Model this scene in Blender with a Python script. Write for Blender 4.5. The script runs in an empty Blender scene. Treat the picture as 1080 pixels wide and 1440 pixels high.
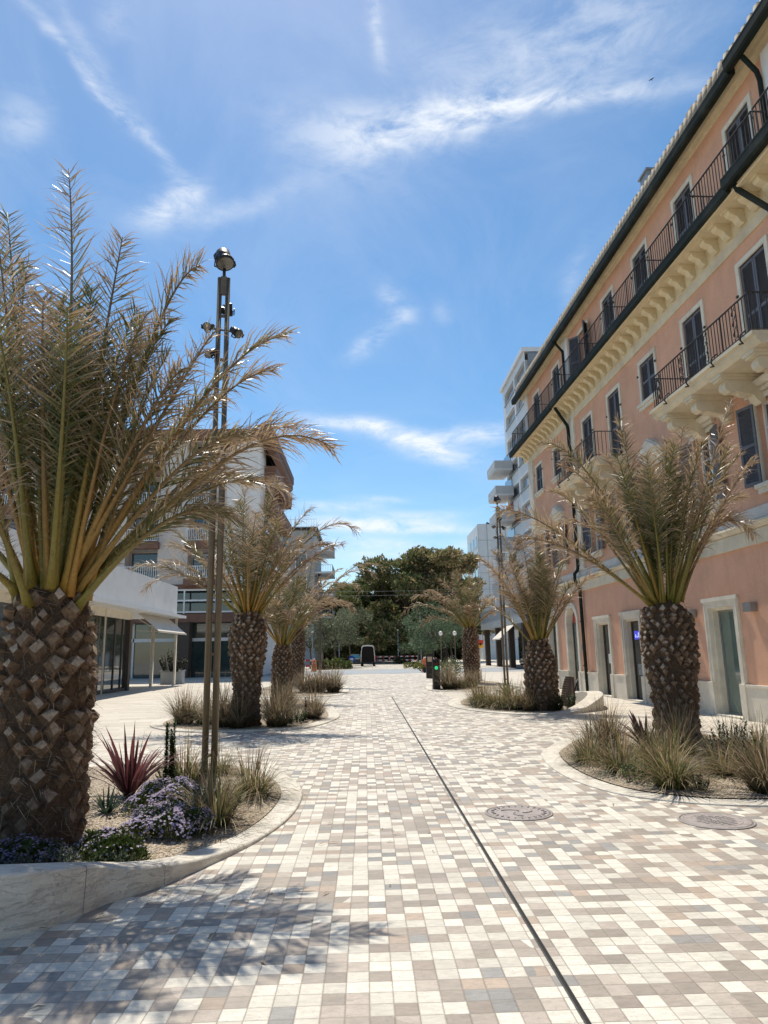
import bpy, math, random
import numpy as np
from mathutils import Vector as V, Matrix
random.seed(7)
sc = bpy.context.scene
COL = sc.collection
R = math.radians
PI = math.pi
Z = V((0, 0, 1))

# ------------------------------------------------------------------ node helpers / materials
def nt_new(name):
    m = bpy.data.materials.new(name); m.use_nodes = True
    nt = m.node_tree; nt.nodes.clear()
    out = nt.nodes.new('ShaderNodeOutputMaterial')
    return m, nt, out
class N:
    def __init__(s, nt): s.nt = nt
    def node(s, t, **kw):
        n = s.nt.nodes.new(t)
        for k, v in kw.items(): setattr(n, k, v)
        return n
    def lk(s, a, b): s.nt.links.new(a, b)
    def put(s, sock, v):
        if hasattr(v, 'is_output'): s.lk(v, sock)
        else: sock.default_value = v
    def math(s, op, a, b=0.0, c=None, clamp=False):
        n = s.node('ShaderNodeMath', operation=op, use_clamp=clamp)
        s.put(n.inputs[0], a); s.put(n.inputs[1], b)
        if c is not None: s.put(n.inputs[2], c)
        return n.outputs[0]
    def vmath(s, op, a, b=(0, 0, 0)):
        n = s.node('ShaderNodeVectorMath', operation=op)
        s.put(n.inputs[0], a); s.put(n.inputs[1], b)
        return n.outputs[0]
    def comb(s, x, y, z=0.0):
        n = s.node('ShaderNodeCombineXYZ')
        s.put(n.inputs[0], x); s.put(n.inputs[1], y); s.put(n.inputs[2], z)
        return n.outputs[0]
    def noise(s, vec, scale, detail=3.0, rough=.55, dist=0.0):
        n = s.node('ShaderNodeTexNoise')
        if vec is not None: s.lk(vec, n.inputs['Vector'])
        n.inputs['Scale'].default_value = scale; n.inputs['Detail'].default_value = detail
        n.inputs['Roughness'].default_value = rough; n.inputs['Distortion'].default_value = dist
        return n.outputs['Fac']
    def white(s, vec):
        n = s.node('ShaderNodeTexWhiteNoise', noise_dimensions='3D'); s.lk(vec, n.inputs['Vector'])
        return n.outputs['Value']
    def ramp(s, fac, stops, interp='LINEAR'):
        n = s.node('ShaderNodeValToRGB'); cr = n.color_ramp; cr.interpolation = interp
        while len(cr.elements) < len(stops): cr.elements.new(.5)
        for e, (p, c) in zip(cr.elements, stops):
            e.position = p
            e.color = (c, c, c, 1) if isinstance(c, (int, float)) else tuple(c) + (1,)
        s.put(n.inputs[0], fac)
        return n.outputs[0]
    def mix(s, f, a, b, blend='MIX'):
        n = s.node('ShaderNodeMix', data_type='RGBA', blend_type=blend)
        s.put(n.inputs[0], f)
        s.put(n.inputs[6], a if hasattr(a, 'is_output') else tuple(a) + (1,))
        s.put(n.inputs[7], b if hasattr(b, 'is_output') else tuple(b) + (1,))
        return n.outputs[2]
    def bump(s, h, strength=.3, dist=.01, normal=None):
        n = s.node('ShaderNodeBump'); n.inputs['Strength'].default_value = strength
        n.inputs['Distance'].default_value = dist; s.lk(h, n.inputs['Height'])
        if normal is not None: s.lk(normal, n.inputs['Normal'])
        return n.outputs[0]
    def bsdf(s, out, col, rough=.7, normal=None, metal=0.0, spec=.5):
        b = s.node('ShaderNodeBsdfPrincipled')
        s.put(b.inputs['Base Color'], col if hasattr(col, 'is_output') else tuple(col) + (1,))
        s.put(b.inputs['Roughness'], rough); b.inputs['Metallic'].default_value = metal
        b.inputs['Specular IOR Level'].default_value = spec
        if normal is not None: s.lk(normal, b.inputs['Normal'])
        s.lk(b.outputs[0], out.inputs[0])
        return b
MATS = {}
def M(name, col, rough=.7, var=.15, scale=6.0, bump=.15, metal=0.0, spec=.4, dirt=None, bscale=None, bdist=.01):
    """a plain painted / stone / metal surface with mottling, optional blotchy dirt, fine bump"""
    if name in MATS: return MATS[name]
    m, nt, out = nt_new(name); n = N(nt)
    tc = n.node('ShaderNodeTexCoord').outputs['Object']
    f = n.noise(tc, scale, 5, .6)
    lo = tuple(c * (1 - var) for c in col); hi = tuple(min(1, c * (1 + var)) for c in col)
    c = n.mix(n.ramp(f, [(.3, 0.0), (.7, 1.0)]), lo, hi)
    if dirt:
        d = n.noise(tc, scale * .23, 6, .65, .4)
        c = n.mix(n.ramp(d, [(.5, 0.0), (.72, .75)]), c, dirt)
    nm = n.bump(n.noise(tc, bscale or scale * 7, 4, .6), bump, bdist) if bump else None
    rg = n.math('ADD', rough - .08, n.math('MULTIPLY', f, .16))
    n.bsdf(out, c, rg, nm, metal, spec)
    MATS[name] = m
    return m
def leafmat(name, trans=.25, rough=.45, spec=.35):
    m, nt, out = nt_new(name); n = N(nt)
    a = n.node('ShaderNodeVertexColor'); a.layer_name = 'tint'
    b = n.node('ShaderNodeBsdfPrincipled'); n.lk(a.outputs[0], b.inputs['Base Color'])
    b.inputs['Roughness'].default_value = rough; b.inputs['Specular IOR Level'].default_value = spec
    t = n.node('ShaderNodeBsdfTranslucent'); n.lk(a.outputs[0], t.inputs[0])
    mx = n.node('ShaderNodeMixShader'); mx.inputs[0].default_value = trans
    n.lk(b.outputs[0], mx.inputs[1]); n.lk(t.outputs[0], mx.inputs[2]); n.lk(mx.outputs[0], out.inputs[0])
    MATS[name] = m; return m
def tintmat(name, rough=.8, scale=25, bump=.5, var=.35, spec=.25):
    m, nt, out = nt_new(name); n = N(nt)
    a = n.node('ShaderNodeVertexColor'); a.layer_name = 'tint'
    tc = n.node('ShaderNodeTexCoord').outputs['Object']
    f = n.noise(tc, scale, 5, .65)
    c = n.mix(1.0, a.outputs[0], n.ramp(f, [(.25, 1 - var), (.75, 1 + var)]), 'MULTIPLY')
    n.bsdf(out, c, rough, n.bump(n.noise(tc, scale * 2.5, 4, .7), bump, .01), 0, spec)
    MATS[name] = m; return m
def glassmat(name, col, rough=.04, spec=.9):
    m, nt, out = nt_new(name); n = N(nt)
    tc = n.node('ShaderNodeTexCoord').outputs['Object']
    f = n.noise(tc, 1.3, 2)
    c = n.mix(f, tuple(x * .6 for x in col), tuple(x * 1.4 for x in col))
    b = n.bsdf(out, c, rough, n.bump(n.noise(tc, 1.1, 1), .03, .05), 0, spec)
    b.inputs['Coat Weight'].default_value = .6; b.inputs['Coat Roughness'].default_value = .02
    MATS[name] = m; return m

def paving_material():
    """small square travertine setts in four stone colours, laid in a straight grid along the street"""
    m, nt, out = nt_new('sett_paving'); n = N(nt)
    pos = n.node('ShaderNodeNewGeometry').outputs['Position']
    sx = n.node('ShaderNodeSeparateXYZ'); n.lk(pos, sx.inputs[0])
    S = .113
    wob = n.math('MULTIPLY', n.math('SUBTRACT', n.noise(pos, .8, 2), .5), .02)
    x = n.math('DIVIDE', n.math('ADD', sx.outputs[0], wob), S)
    y = n.math('DIVIDE', n.math('ADD', sx.outputs[1], wob), S)
    ix, iy = n.math('FLOOR', x), n.math('FLOOR', y)
    fx, fy = n.math('FRACT', x), n.math('FRACT', y)
    cell = n.comb(ix, iy, 0.0)
    r1 = n.white(cell)
    rowsh = n.math('MULTIPLY', n.white(n.comb(iy, 5.0, 3.0)), 3.0)
    r2 = n.white(n.comb(n.math('FLOOR', n.math('DIVIDE', n.math('ADD', ix, rowsh), 2.6)), iy, 9.0))
    colsh = n.math('MULTIPLY', n.white(n.comb(ix, 2.0, 8.0)), 2.0)
    r3 = n.white(n.comb(ix, n.math('FLOOR', n.math('DIVIDE', n.math('ADD', iy, colsh), 2.3)), 17.0))
    pick = n.white(n.comb(ix, iy, 31.0))
    r = n.node('ShaderNodeMix', data_type='FLOAT')
    n.lk(n.math('GREATER_THAN', pick, .42), r.inputs[0]); n.lk(r1, r.inputs[2]); n.lk(r2, r.inputs[3])
    q = n.node('ShaderNodeMix', data_type='FLOAT')
    n.lk(n.math('GREATER_THAN', pick, .74), q.inputs[0]); n.lk(r.outputs[0], q.inputs[2]); n.lk(r3, q.inputs[3])
    r = q.outputs[0]
    # the mix of stones drifts slowly over the square
    r = n.math('ADD', r, n.math('MULTIPLY', n.math('SUBTRACT', n.noise(pos, .35, 2), .5), .35))
    base = n.ramp(r, [(0, (.64, .60, .515)), (.47, (.335, .29, .245)), (.68, (.425, .37, .315)), (.81, (.42, .335, .265)), (.86, (.285, .275, .26)), (.95, (.34, .285, .24))], 'CONSTANT')
    jit = n.white(n.comb(ix, iy, 77.0))
    base = n.mix(1.0, base, n.ramp(jit, [(0, .82), (1, 1.12)]), 'MULTIPLY')
    # veins and pits of the stone, orientation changes from sett to sett
    off = n.vmath('MULTIPLY', n.comb(r1, pick, jit), (40.0, 40.0, 40.0))
    pv = n.vmath('ADD', pos, off)
    vein = n.noise(n.vmath('MULTIPLY', pv, (14.0, 40.0, 1.0)), 1.0, 5, .7, .6)
    base = n.mix(1.0, base, n.ramp(vein, [(.3, .80), (.62, 1.08)]), 'MULTIPLY')
    pit = n.noise(pv, 95.0, 3, .6)
    pitm = n.ramp(pit, [(.62, 0.0), (.72, 1.0)])
    pitm = n.math('MULTIPLY', pitm, n.math('GREATER_THAN', jit, .45))
    base = n.mix(n.math('MULTIPLY', pitm, .55), base, (.22, .18, .14))
    # traffic film: large soft stains
    st = n.noise(pos, 1.1, 6, .6, .3)
    base = n.mix(n.ramp(st, [(.52, 0.0), (.75, .28)]), base, (.37, .33, .28))
    spots = n.noise(pos, 5.5, 3, .5); base = n.mix(n.ramp(spots, [(.70, 0.0), (.76, .35)]), base, (.24, .21, .18))
    tyre = n.noise(n.vmath('MULTIPLY', pos, (3.2, .12, 1.0)), 1.0, 4, .6, .3); base = n.mix(n.ramp(tyre, [(.58, 0.0), (.75, .22)]), base, (.30, .27, .24))
    ex = n.math('MINIMUM', fx, n.math('SUBTRACT', 1.0, fx))
    ey = n.math('MINIMUM', fy, n.math('SUBTRACT', 1.0, fy))
    e = n.math('ADD', n.math('MINIMUM', ex, ey), n.math('MULTIPLY', n.math('SUBTRACT', n.noise(pos, 60.0, 2), .5), .03))
    g = n.ramp(e, [(.012, 1.0), (.03, 0.0)])
    base = n.mix(n.math('MULTIPLY', g, .75), base, (.27, .235, .195))
    h = n.math('SUBTRACT', n.ramp(e, [(.0, 0.0), (.06, 1.0)]), n.math('MULTIPLY', pitm, .5))
    tip = n.math('ADD', n.math('MULTIPLY', fx, n.math('SUBTRACT', r1, .5)), n.math('MULTIPLY', fy, n.math('SUBTRACT', pick, .5)))
    h = n.math('ADD', n.math('ADD', h, n.math('MULTIPLY', jit, .3)), n.math('ADD', n.math('MULTIPLY', tip, .5), n.math('MULTIPLY', vein, .35)))
    n.bsdf(out, base, n.math('ADD', .5, n.math('MULTIPLY', vein, .25)), n.bump(h, .55, .006), 0, .35)
    return m
def plank_material():
    """long pale travertine planks with narrow dark joints, as laid along both building fronts"""
    m, nt, out = nt_new('plank_paving'); n = N(nt)
    pos = n.node('ShaderNodeNewGeometry').outputs['Position']
    sx = n.node('ShaderNodeSeparateXYZ'); n.lk(pos, sx.inputs[0])
    y = n.math('DIVIDE', sx.outputs[1], .21); iy = n.math('FLOOR', y); fy = n.math('FRACT', y)
    x = n.math('ADD', n.math('DIVIDE', sx.outputs[0], 1.1), n.math('MULTIPLY', n.white(n.comb(iy, 1.0, 1.0)), 5.0))
    ix = n.math('FLOOR', x); fx = n.math('FRACT', x)
    j = n.white(n.comb(ix, iy, 4.0))
    base = n.ramp(j, [(0, (.50, .45, .375)), (.5, (.585, .535, .455)), (1, (.63, .58, .50))])
    v = n.noise(n.vmath('MULTIPLY', pos, (4.0, 30.0, 1.0)), 1.0, 5, .7, .4)
    base = n.mix(1.0, base, n.ramp(v, [(.3, .82), (.65, 1.06)]), 'MULTIPLY')
    st = n.noise(pos, .7, 6, .6, .3)
    base = n.mix(n.ramp(st, [(.5, 0.0), (.75, .3)]), base, (.36, .31, .25))
    g = n.math('MAXIMUM', n.math('LESS_THAN', fy, .07), n.math('LESS_THAN', fx, .01))
    base = n.mix(n.math('MULTIPLY', g, .7), base, (.17, .145, .12))
    n.bsdf(out, base, .7, n.bump(n.math('SUBTRACT', n.math('MULTIPLY', v, .5), g), .3, .006), 0, .3)
    return m
def gravel_material():
    m, nt, out = nt_new('beige_gravel'); n = N(nt)
    pos = n.node('ShaderNodeNewGeometry').outputs['Position']
    vo = n.node('ShaderNodeTexVoronoi'); n.lk(pos, vo.inputs['Vector']); vo.inputs['Scale'].default_value = 48
    w = n.white(vo.outputs['Color']) if False else vo.outputs['Color']
    s = n.node('ShaderNodeSeparateXYZ'); n.lk(w, s.inputs[0])
    c = n.ramp(s.outputs[0], [(0, (.34, .255, .165)), (.35, (.52, .42, .30)), (.7, (.62, .53, .41)), (1, (.72, .66, .56))])
    c = n.mix(n.ramp(vo.outputs['Distance'], [(.35, 0.0), (.75, .8)]), c, (.10, .075, .05))
    n.bsdf(out, c, .85, n.bump(n.math('SUBTRACT', 1.0, vo.outputs['Distance']), 1.0, .02), 0, .2)
    return m
def stucco_material(name, col, stain):
    m, nt, out = nt_new(name); n = N(nt)
    pos = n.node('ShaderNodeNewGeometry').outputs['Position']
    a = n.noise(pos, 1.3, 6, .6, .2); b = n.noise(n.vmath('MULTIPLY', pos, (1.0, 3.0, .35)), 1.6, 5, .6, .3)
    c = n.mix(n.ramp(a, [(.3, 0.0), (.7, 1.0)]), tuple(x * .9 for x in col), tuple(x * 1.09 for x in col))
    c = n.mix(n.ramp(b, [(.48, 0.0), (.72, .6)]), c, stain)
    st2 = n.noise(n.vmath('MULTIPLY', pos, (2.0, 9.0, .22)), 1.0, 5, .65, .2); c = n.mix(n.ramp(st2, [(.56, 0.0), (.70, .38)]), c, tuple(x * .78 for x in col))
    pt = n.noise(pos, .55, 3, .5, .4); c = n.mix(n.ramp(pt, [(.57, 0.0), (.60, .22)]), c, tuple(min(1, x * 1.12) for x in col))
    fine = n.noise(pos, 22, 4, .7)
    c = n.mix(1.0, c, n.ramp(fine, [(.3, .93), (.7, 1.06)]), 'MULTIPLY')
    n.bsdf(out, c, .85, n.bump(n.noise(pos, 55, 5, .7), .35, .006), 0, .2)
    MATS[name] = m; return m
def kerb_material():
    m, nt, out = nt_new('travertine_kerb'); n = N(nt)
    pos = n.node('ShaderNodeNewGeometry').outputs['Position']
    a = n.noise(pos, 2.5, 6, .65, .3)
    lay = n.noise(n.vmath('MULTIPLY', pos, (3.0, 3.0, 26.0)), 1.0, 5, .7, .5)
    c = n.mix(n.ramp(a, [(.3, 0.0), (.7, 1.0)]), (.60, .555, .47), (.71, .665, .58))
    c = n.mix(1.0, c, n.ramp(lay, [(.3, .86), (.62, 1.05)]), 'MULTIPLY')
    pit = n.noise(n.vmath('MULTIPLY', pos, (30.0, 30.0, 110.0)), 1.0, 4, .7)
    pm = n.ramp(pit, [(.63, 0.0), (.72, 1.0)])
    c = n.mix(n.math('MULTIPLY', pm, .6), c, (.25, .19, .135))
    crk = n.node('ShaderNodeTexNoise'); n.lk(n.vmath('MULTIPLY', pos, (1.3, 1.3, 5.0)), crk.inputs['Vector']); crk.inputs['Scale'].default_value = 2.2; crk.inputs['Detail'].default_value = 8; crk.inputs['Roughness'].default_value = .72; crk.inputs['Distortion'].default_value = 1.2
    cl = n.ramp(n.math('ABSOLUTE', n.math('SUBTRACT', crk.outputs['Fac'], .5)), [(.0, .75), (.012, 0.0)]); c = n.mix(n.math('MULTIPLY', cl, .22), c, (.22, .165, .115))
    gr = n.noise(pos, 130.0, 4, .7); c = n.mix(1.0, c, n.ramp(gr, [(.3, .86), (.7, 1.1)]), 'MULTIPLY')
    st = n.noise(n.vmath('MULTIPLY', pos, (1.0, 1.0, 2.2)), 4.0, 7, .72, .8)
    c = n.mix(n.ramp(st, [(.50, 0.0), (.74, .42)]), c, (.40, .325, .24))
    n.bsdf(out, c, .75, n.bump(n.math('SUBTRACT', n.math('ADD', lay, n.math('MULTIPLY', gr, .3)), n.math('ADD', pm, cl)), .6, .012), 0, .25)
    return m

PAVE, PLANK, GRAVEL, KERB = paving_material(), plank_material(), gravel_material(), kerb_material()
LEAF = leafmat('palm_leaf', .38, .38, .55); GRASS = leafmat('grass_blade', .42, .5); FOLI = leafmat('foliage_leaf', .34, .55, .3)
PETAL = leafmat('flower_petal', .3, .7, .1); STALK = tintmat('frond_stalk', .5, 30, .2, .25, .4)
BARK = tintmat('palm_trunk_bark', .9, 30, .8, .5, .15); TBARK = tintmat('tree_bark', .9, 6, .8, .35, .15)
STUCCO = stucco_material('orange_stucco', (.68, .39, .262), (.58, .345, .245))
CREAM = M('cream_stone', (.66, .58, .43), .75, .10, 3, .2, dirt=(.45, .37, .26))
OCHRE = M('ochre_plaster', (.66, .56, .37), .8, .10, 3, .2, dirt=(.44, .34, .2))
PALE = M('pale_stone', (.70, .645, .535), .75, .10, 3, .2, dirt=(.42, .38, .31))
SHUT = M('shutter_paint', (.115, .115, .13), .5, .15, 8, .08, dirt=(.17, .165, .17))
IRON = M('wrought_iron', (.03, .027, .027), .55, .2, 12, .1)
GUT = M('green_gutter', (.014, .020, .017), .7, .25, 4, .1, spec=.15, dirt=(.05, .055, .045))
TILE = M('roof_tile', (.36, .30, .225), .85, .3, 5, .4, dirt=(.2, .17, .13))
GLASSG = glassmat('green_door_glass', (.13, .185, .16)); GLASSD = glassmat('dark_window_glass', (.028, .035, .035))
GLASSB = glassmat('teal_glass', (.03, .14, .18)); WHITE = M('white_plaster', (.74, .73, .70), .75, .06, 2, .12, dirt=(.6, .59, .56))
CREAMW = M('beige_plaster', (.60, .545, .495), .8, .06, 2, .12, dirt=(.5, .45, .41)); OFFW = M('cream_paint', (.66, .60, .49), .6, .06, 3, .05)
BROWN = M('brown_concrete', (.20, .105, .07), .75, .15, 3, .15, dirt=(.13, .075, .055)); DKBR = M('dark_brown_metal', (.075, .055, .042), .5, .2, 5, .05)
BRONZE = M('bronze_mast_paint', (.145, .12, .085), .45, .15, 6, .06, metal=.3); BLACK = M('black_metal', (.015, .014, .014), .45, .2, 10, .1)
GREYS = M('grey_stone_cladding', (.36, .385, .40), .7, .12, 1.5, .2); WHITEM = M('white_panel', (.66, .68, .69), .5, .05, 2, .05)
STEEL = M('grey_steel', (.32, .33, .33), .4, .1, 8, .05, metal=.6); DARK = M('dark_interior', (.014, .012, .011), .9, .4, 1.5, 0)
CANV = M('awning_canvas', (.66, .61, .53), .85, .06, 4, .25, dirt=(.55, .5, .43)); TIRE = M('tyre_rubber', (.02, .02, .02), .85, .1, 8, .2)
CIRON = M('cast_iron', (.30, .265, .25), .65, .25, 14, .4, metal=.2); WOODD = M('dark_wood_slat', (.14, .085, .06), .65, .3, 7, .3)
RED = M('red_paint', (.55, .05, .03), .5, .1, 6, .05); YEL = M('yellow_paint', (.72, .45, .04), .5, .1, 6, .05)
ORG = M('orange_paint', (.62, .17, .05), .55, .15, 6, .1); BLUE = M('blue_sign_paint', (.02, .09, .42), .4, .1, 6, .05)
WHP = M('white_paint', (.8, .8, .78), .45, .04, 5, .05)
def emit(name, col, s):
    m, nt, out = nt_new(name); e = nt.nodes.new('ShaderNodeEmission')
    e.inputs[0].default_value = tuple(col) + (1,); e.inputs[1].default_value = s
    nt.links.new(e.outputs[0], out.inputs[0]); MATS[name] = m; return m

# ------------------------------------------------------------------ mesh builder
class MB:
    def __init__(s): s.v = []; s.f = []; s.m = []; s.c = []; s.sm = []; s.col = (1, 1, 1); s.mi = 0; s.mx = None; s.smooth = False
    def vert(s, p):
        if s.mx is not None: p = s.mx @ V(p)
        s.v.append((p[0], p[1], p[2])); s.c.append(s.col); return len(s.v) - 1
    def face(s, ids): s.f.append(tuple(ids)); s.m.append(s.mi); s.sm.append(s.smooth)
    def poly(s, pts): s.face([s.vert(p) for p in pts])
    def box(s, x0, x1, y0, y1, z0, z1):
        i = [s.vert(p) for p in ((x0, y0, z0), (x1, y0, z0), (x1, y1, z0), (x0, y1, z0), (x0, y0, z1), (x1, y0, z1), (x1, y1, z1), (x0, y1, z1))]
        for q in ((3, 2, 1, 0), (4, 5, 6, 7), (0, 1, 5, 4), (1, 2, 6, 5), (2, 3, 7, 6), (3, 0, 4, 7)): s.face([i[k] for k in q])
        return s
    def tube(s, pts, rad, n=8, cols=None, cap=True):
        pts = [V(p) for p in pts]; k = len(pts)
        if not hasattr(rad, '__len__'): rad = [rad] * k
        rings = []; ref = None
        sm = s.smooth; s.smooth = n > 4
        for a in range(k):
            t = (pts[min(a + 1, k - 1)] - pts[max(a - 1, 0)]).normalized()
            if ref is None:
                ref = V((1, 0, 0)) if abs(t.x) < .8 else V((0, 1, 0))
            u = (ref - t * ref.dot(t)).normalized(); w = t.cross(u); ref = u
            if cols: s.col = cols[a]
            rings.append([s.vert(pts[a] + u * (rad[a] * math.cos(2 * PI * j / n)) + w * (rad[a] * math.sin(2 * PI * j / n))) for j in range(n)])
        for a in range(k - 1):
            for j in range(n): s.face((rings[a][j], rings[a][(j + 1) % n], rings[a + 1][(j + 1) % n], rings[a + 1][j]))
        s.smooth = False
        if cap: s.face(rings[0][::-1]); s.face(rings[-1])
        s.smooth = sm; return s
    def bar(s, a, b, w, d=None):
        """square bar between two points"""
        a, b = V(a), V(b); t = (b - a).normalized(); d = d or w
        r = V((0, 0, 1)) if abs(t.z) < .9 else V((1, 0, 0))
        u = t.cross(r).normalized() * (w / 2); q = u.cross(t).normalized() * (d / 2)
        i = [s.vert(p) for p in (a - u - q, a + u - q, a + u + q, a - u + q, b - u - q, b + u - q, b + u + q, b - u + q)]
        for f in ((3, 2, 1, 0), (4, 5, 6, 7), (0, 1, 5, 4), (1, 2, 6, 5), (2, 3, 7, 6), (3, 0, 4, 7)): s.face([i[k] for k in f])
        return s
    def lathe(s, prof, c=(0, 0, 0), n=24, cap=True):
        sm = s.smooth; s.smooth = True; rings = []
        for r, z in prof: rings.append([s.vert((c[0] + r * math.cos(2 * PI * j / n), c[1] + r * math.sin(2 * PI * j / n), c[2] + z)) for j in range(n)])
        for a in range(len(prof) - 1):
            for j in range(n): s.face((rings[a][j], rings[a][(j + 1) % n], rings[a + 1][(j + 1) % n], rings[a + 1][j]))
        s.smooth = False
        if cap: s.face(rings[0][::-1]); s.face(rings[-1])
        s.smooth = sm; return s
    def prism(s, poly, y0, y1, ax='y'):
        """extrude a polygon of (a, b) points: ax y -> (a, y, b); ax x -> (x, a, b); ax z -> (a, b, z)"""
        P = {'y': lambda p, t: (p[0], t, p[1]), 'x': lambda p, t: (t, p[0], p[1]), 'z': lambda p, t: (p[0], p[1], t)}[ax]
        A = [s.vert(P(p, y0)) for p in poly]; B = [s.vert(P(p, y1)) for p in poly]; k = len(poly)
        s.face(A); s.face(B[::-1])
        for j in range(k): s.face((A[(j + 1) % k], A[j], B[j], B[(j + 1) % k]))
        return s
    def build(s, name, mats, parent=None, fix=True):
        me = bpy.data.meshes.new(name); me.from_pydata(s.v, [], s.f)
        if not isinstance(mats, (list, tuple)): mats = [mats]
        for m in mats: me.materials.append(m)
        me.polygons.foreach_set('material_index', s.m); me.polygons.foreach_set('use_smooth', s.sm)
        if any(c != (1, 1, 1) for c in s.c[:400]):
            a = me.color_attributes.new('tint', 'FLOAT_COLOR', 'POINT')
            arr = np.ones((len(s.v), 4), 'f'); arr[:, :3] = np.array(s.c, 'f'); a.data.foreach_set('color', arr.ravel())
        if fix:
            import bmesh
            bm = bmesh.new(); bm.from_mesh(me); bmesh.ops.recalc_face_normals(bm, faces=bm.faces); bm.to_mesh(me); bm.free()
        me.update()
        o = bpy.data.objects.new(name, me); COL.objects.link(o); o.parent = parent
        return o
def tag(o, label=None, cat=None, group=None, kind=None):
    if label: o['label'] = label
    if cat: o['category'] = cat
    if group: o['group'] = group
    if kind: o['kind'] = kind
    return o
def thing(name, label, cat, loc=(0, 0, 0), rz=0.0, group=None):
    o = bpy.data.objects.new(name, None); COL.objects.link(o); o.location = loc; o.rotation_euler = (0, 0, rz)
    o.empty_display_size = .2
    return tag(o, label, cat, group)
KIDS = {}
def clone(o, loc=None, rz=None, label=None, parent=None, s=None):
    c = o.copy(); COL.objects.link(c); c.parent = parent
    for ch in list(o.children): clone(ch, parent=c)
    if loc is not None: c.location = loc
    if rz is not None: c.rotation_euler = (0, 0, rz)
    if s is not None: c.scale = s if hasattr(s, '__len__') else (s, s, s)
    if label: c['label'] = label
    return c
def lerp3(a, b, t): return (a[0] + (b[0] - a[0]) * t, a[1] + (b[1] - a[1]) * t, a[2] + (b[2] - a[2]) * t)
def jit3(c, k): f = 1 + random.uniform(-k, k); return (c[0] * f, c[1] * f, c[2] * f)
def smooth_loop(pts, k=6):
    """closed Catmull-Rom through pts (any dimension)"""
    out = []; n = len(pts)
    for i in range(n):
        p0, p1, p2, p3 = pts[i - 1], pts[i], pts[(i + 1) % n], pts[(i + 2) % n]
        for j in range(k):
            t = j / k
            out.append(tuple(.5 * (2 * b + (c - a) * t + (2 * a - 5 * b + 4 * c - d) * t * t + (3 * b - a - 3 * c + d) * t ** 3) for a, b, c, d in zip(p0, p1, p2, p3)))
    return out

# ------------------------------------------------------------------ the ground
b = MB(); b.poly([(-400, -60, 0), (400, -60, 0), (400, 900, 0), (-400, 900, 0)])
tag(b.build('ground', PLANK), kind='structure')
b = MB()
prom = [(-3.6, -6), (7.2, -6), (7.2, 8), (6.6, 14), (4.2, 17.5), (3.0, 22), (3.0, 28), (4.2, 33), (4.0, 52), (-3.2, 52), (-3.4, 36), (-2.2, 31), (-2.4, 26), (-4, 20), (-3.4, 16.5), (-3.9, 12), (-5, 8)]
b.poly([(x, y, .004) for x, y in prom])
tag(b.build('promenade_paving', PAVE), kind='structure')
ROADM = M('blue_grey_road', (.30, .32, .34), .8, .12, 1.2, .2, dirt=(.36, .36, .35))
b = MB(); b.poly([(-60, 54.5, .006), (60, 54.5, .006), (60, 69, .006), (-60, 69, .006)]); tag(b.build('cross_road', ROADM), kind='structure')
b = MB()
for x0, x1 in ((-2.0, -.7), (1.2, 3.4)): b.poly([(x0, 55.5, .011), (x1, 55.5, .011), (x1, 66, .011), (x0, 66, .011)])
tag(b.build('cross_road_marking', M('blue_road_paint', (.27, .315, .35), .7, .2, 2, .1, dirt=(.33, .35, .37))), kind='structure')
b = MB(); b.poly([(-3.0, 69.3, .004), (5.0, 69.3, .004), (4.5, 100, .004), (-3.5, 100, .004)]); tag(b.build('far_promenade_paving', PAVE), kind='structure')

# the slot drain
t = thing('slot_drain', 'long black slot drain running straight down the promenade paving', 'drain', (.945, 2.5, .004))
b = MB(); b.box(-.009, .009, -4, 23.7, .001, .004); b.build('channel', M('drain_shadow', (.012, .012, .012), .8, .2, 9, .1), t)
b = MB()
for sx in (-.011, .011): b.box(sx - .002, sx + .002, -4, 23.7, .001, .009)
b.build('rail', M('drain_rail_steel', (.08, .08, .078), .5, .2, 9, .1, metal=.5), t)

def manhole(x, y, r, label, motif):
    t = thing('manhole_cover', label, 'manhole cover', (x, y, .004), random.uniform(0, 3))
    b = MB(); b.lathe([(r + .025, .001), (r + .025, .008), (r + .004, .010), (r + .004, .004)], n=48, cap=False); b.build('rim', CIRON, t)
    b = MB(); b.lathe([(r, .001), (r, .008), (r - .02, .009), (.001, .009)], n=48)
    for ring in ((r * .72, .006), (r * .94, .005)):
        b.lathe([(ring[0] - .009, .009), (ring[0] - .006, .009 + ring[1] * .5), (ring[0] + .006, .009 + ring[1] * .5), (ring[0] + .009, .009)], n=48, cap=False)
    if motif:
        for k in range(3):
            a0 = k * 2.1
            b.tube([(r * .55 * q * math.cos(a0 + 1.6 * q), r * .55 * q * math.sin(a0 + 1.6 * q), .011) for q in (.25, .45, .65, .85, 1.05)], .007, 5)
        for k in range(24): a0 = k * 2 * PI / 24; b.bar((r * .78 * math.cos(a0), r * .78 * math.sin(a0), .011), (r * .88 * math.cos(a0), r * .88 * math.sin(a0), .011), .012)
    else:
        for k in range(-4, 5):
            for j in range(-4, 5):
                if (k * k + j * j) < 18: b.box(k * r * .14 - .012, k * r * .14 + .012, j * r * .14 - .012, j * r * .14 + .012, .009, .013)
        b.lathe([(.035, .009), (.03, .015), (.001, .015)], n=16, cap=False)
    b.build('lid', CIRON, t)
manhole(1.51, 7.38, .31, 'round rusty manhole cover beside the black slot drain', True)
manhole(3.25, 6.86, .31, 'round rusty manhole cover nearest the palm bed by the orange building', False)

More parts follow.
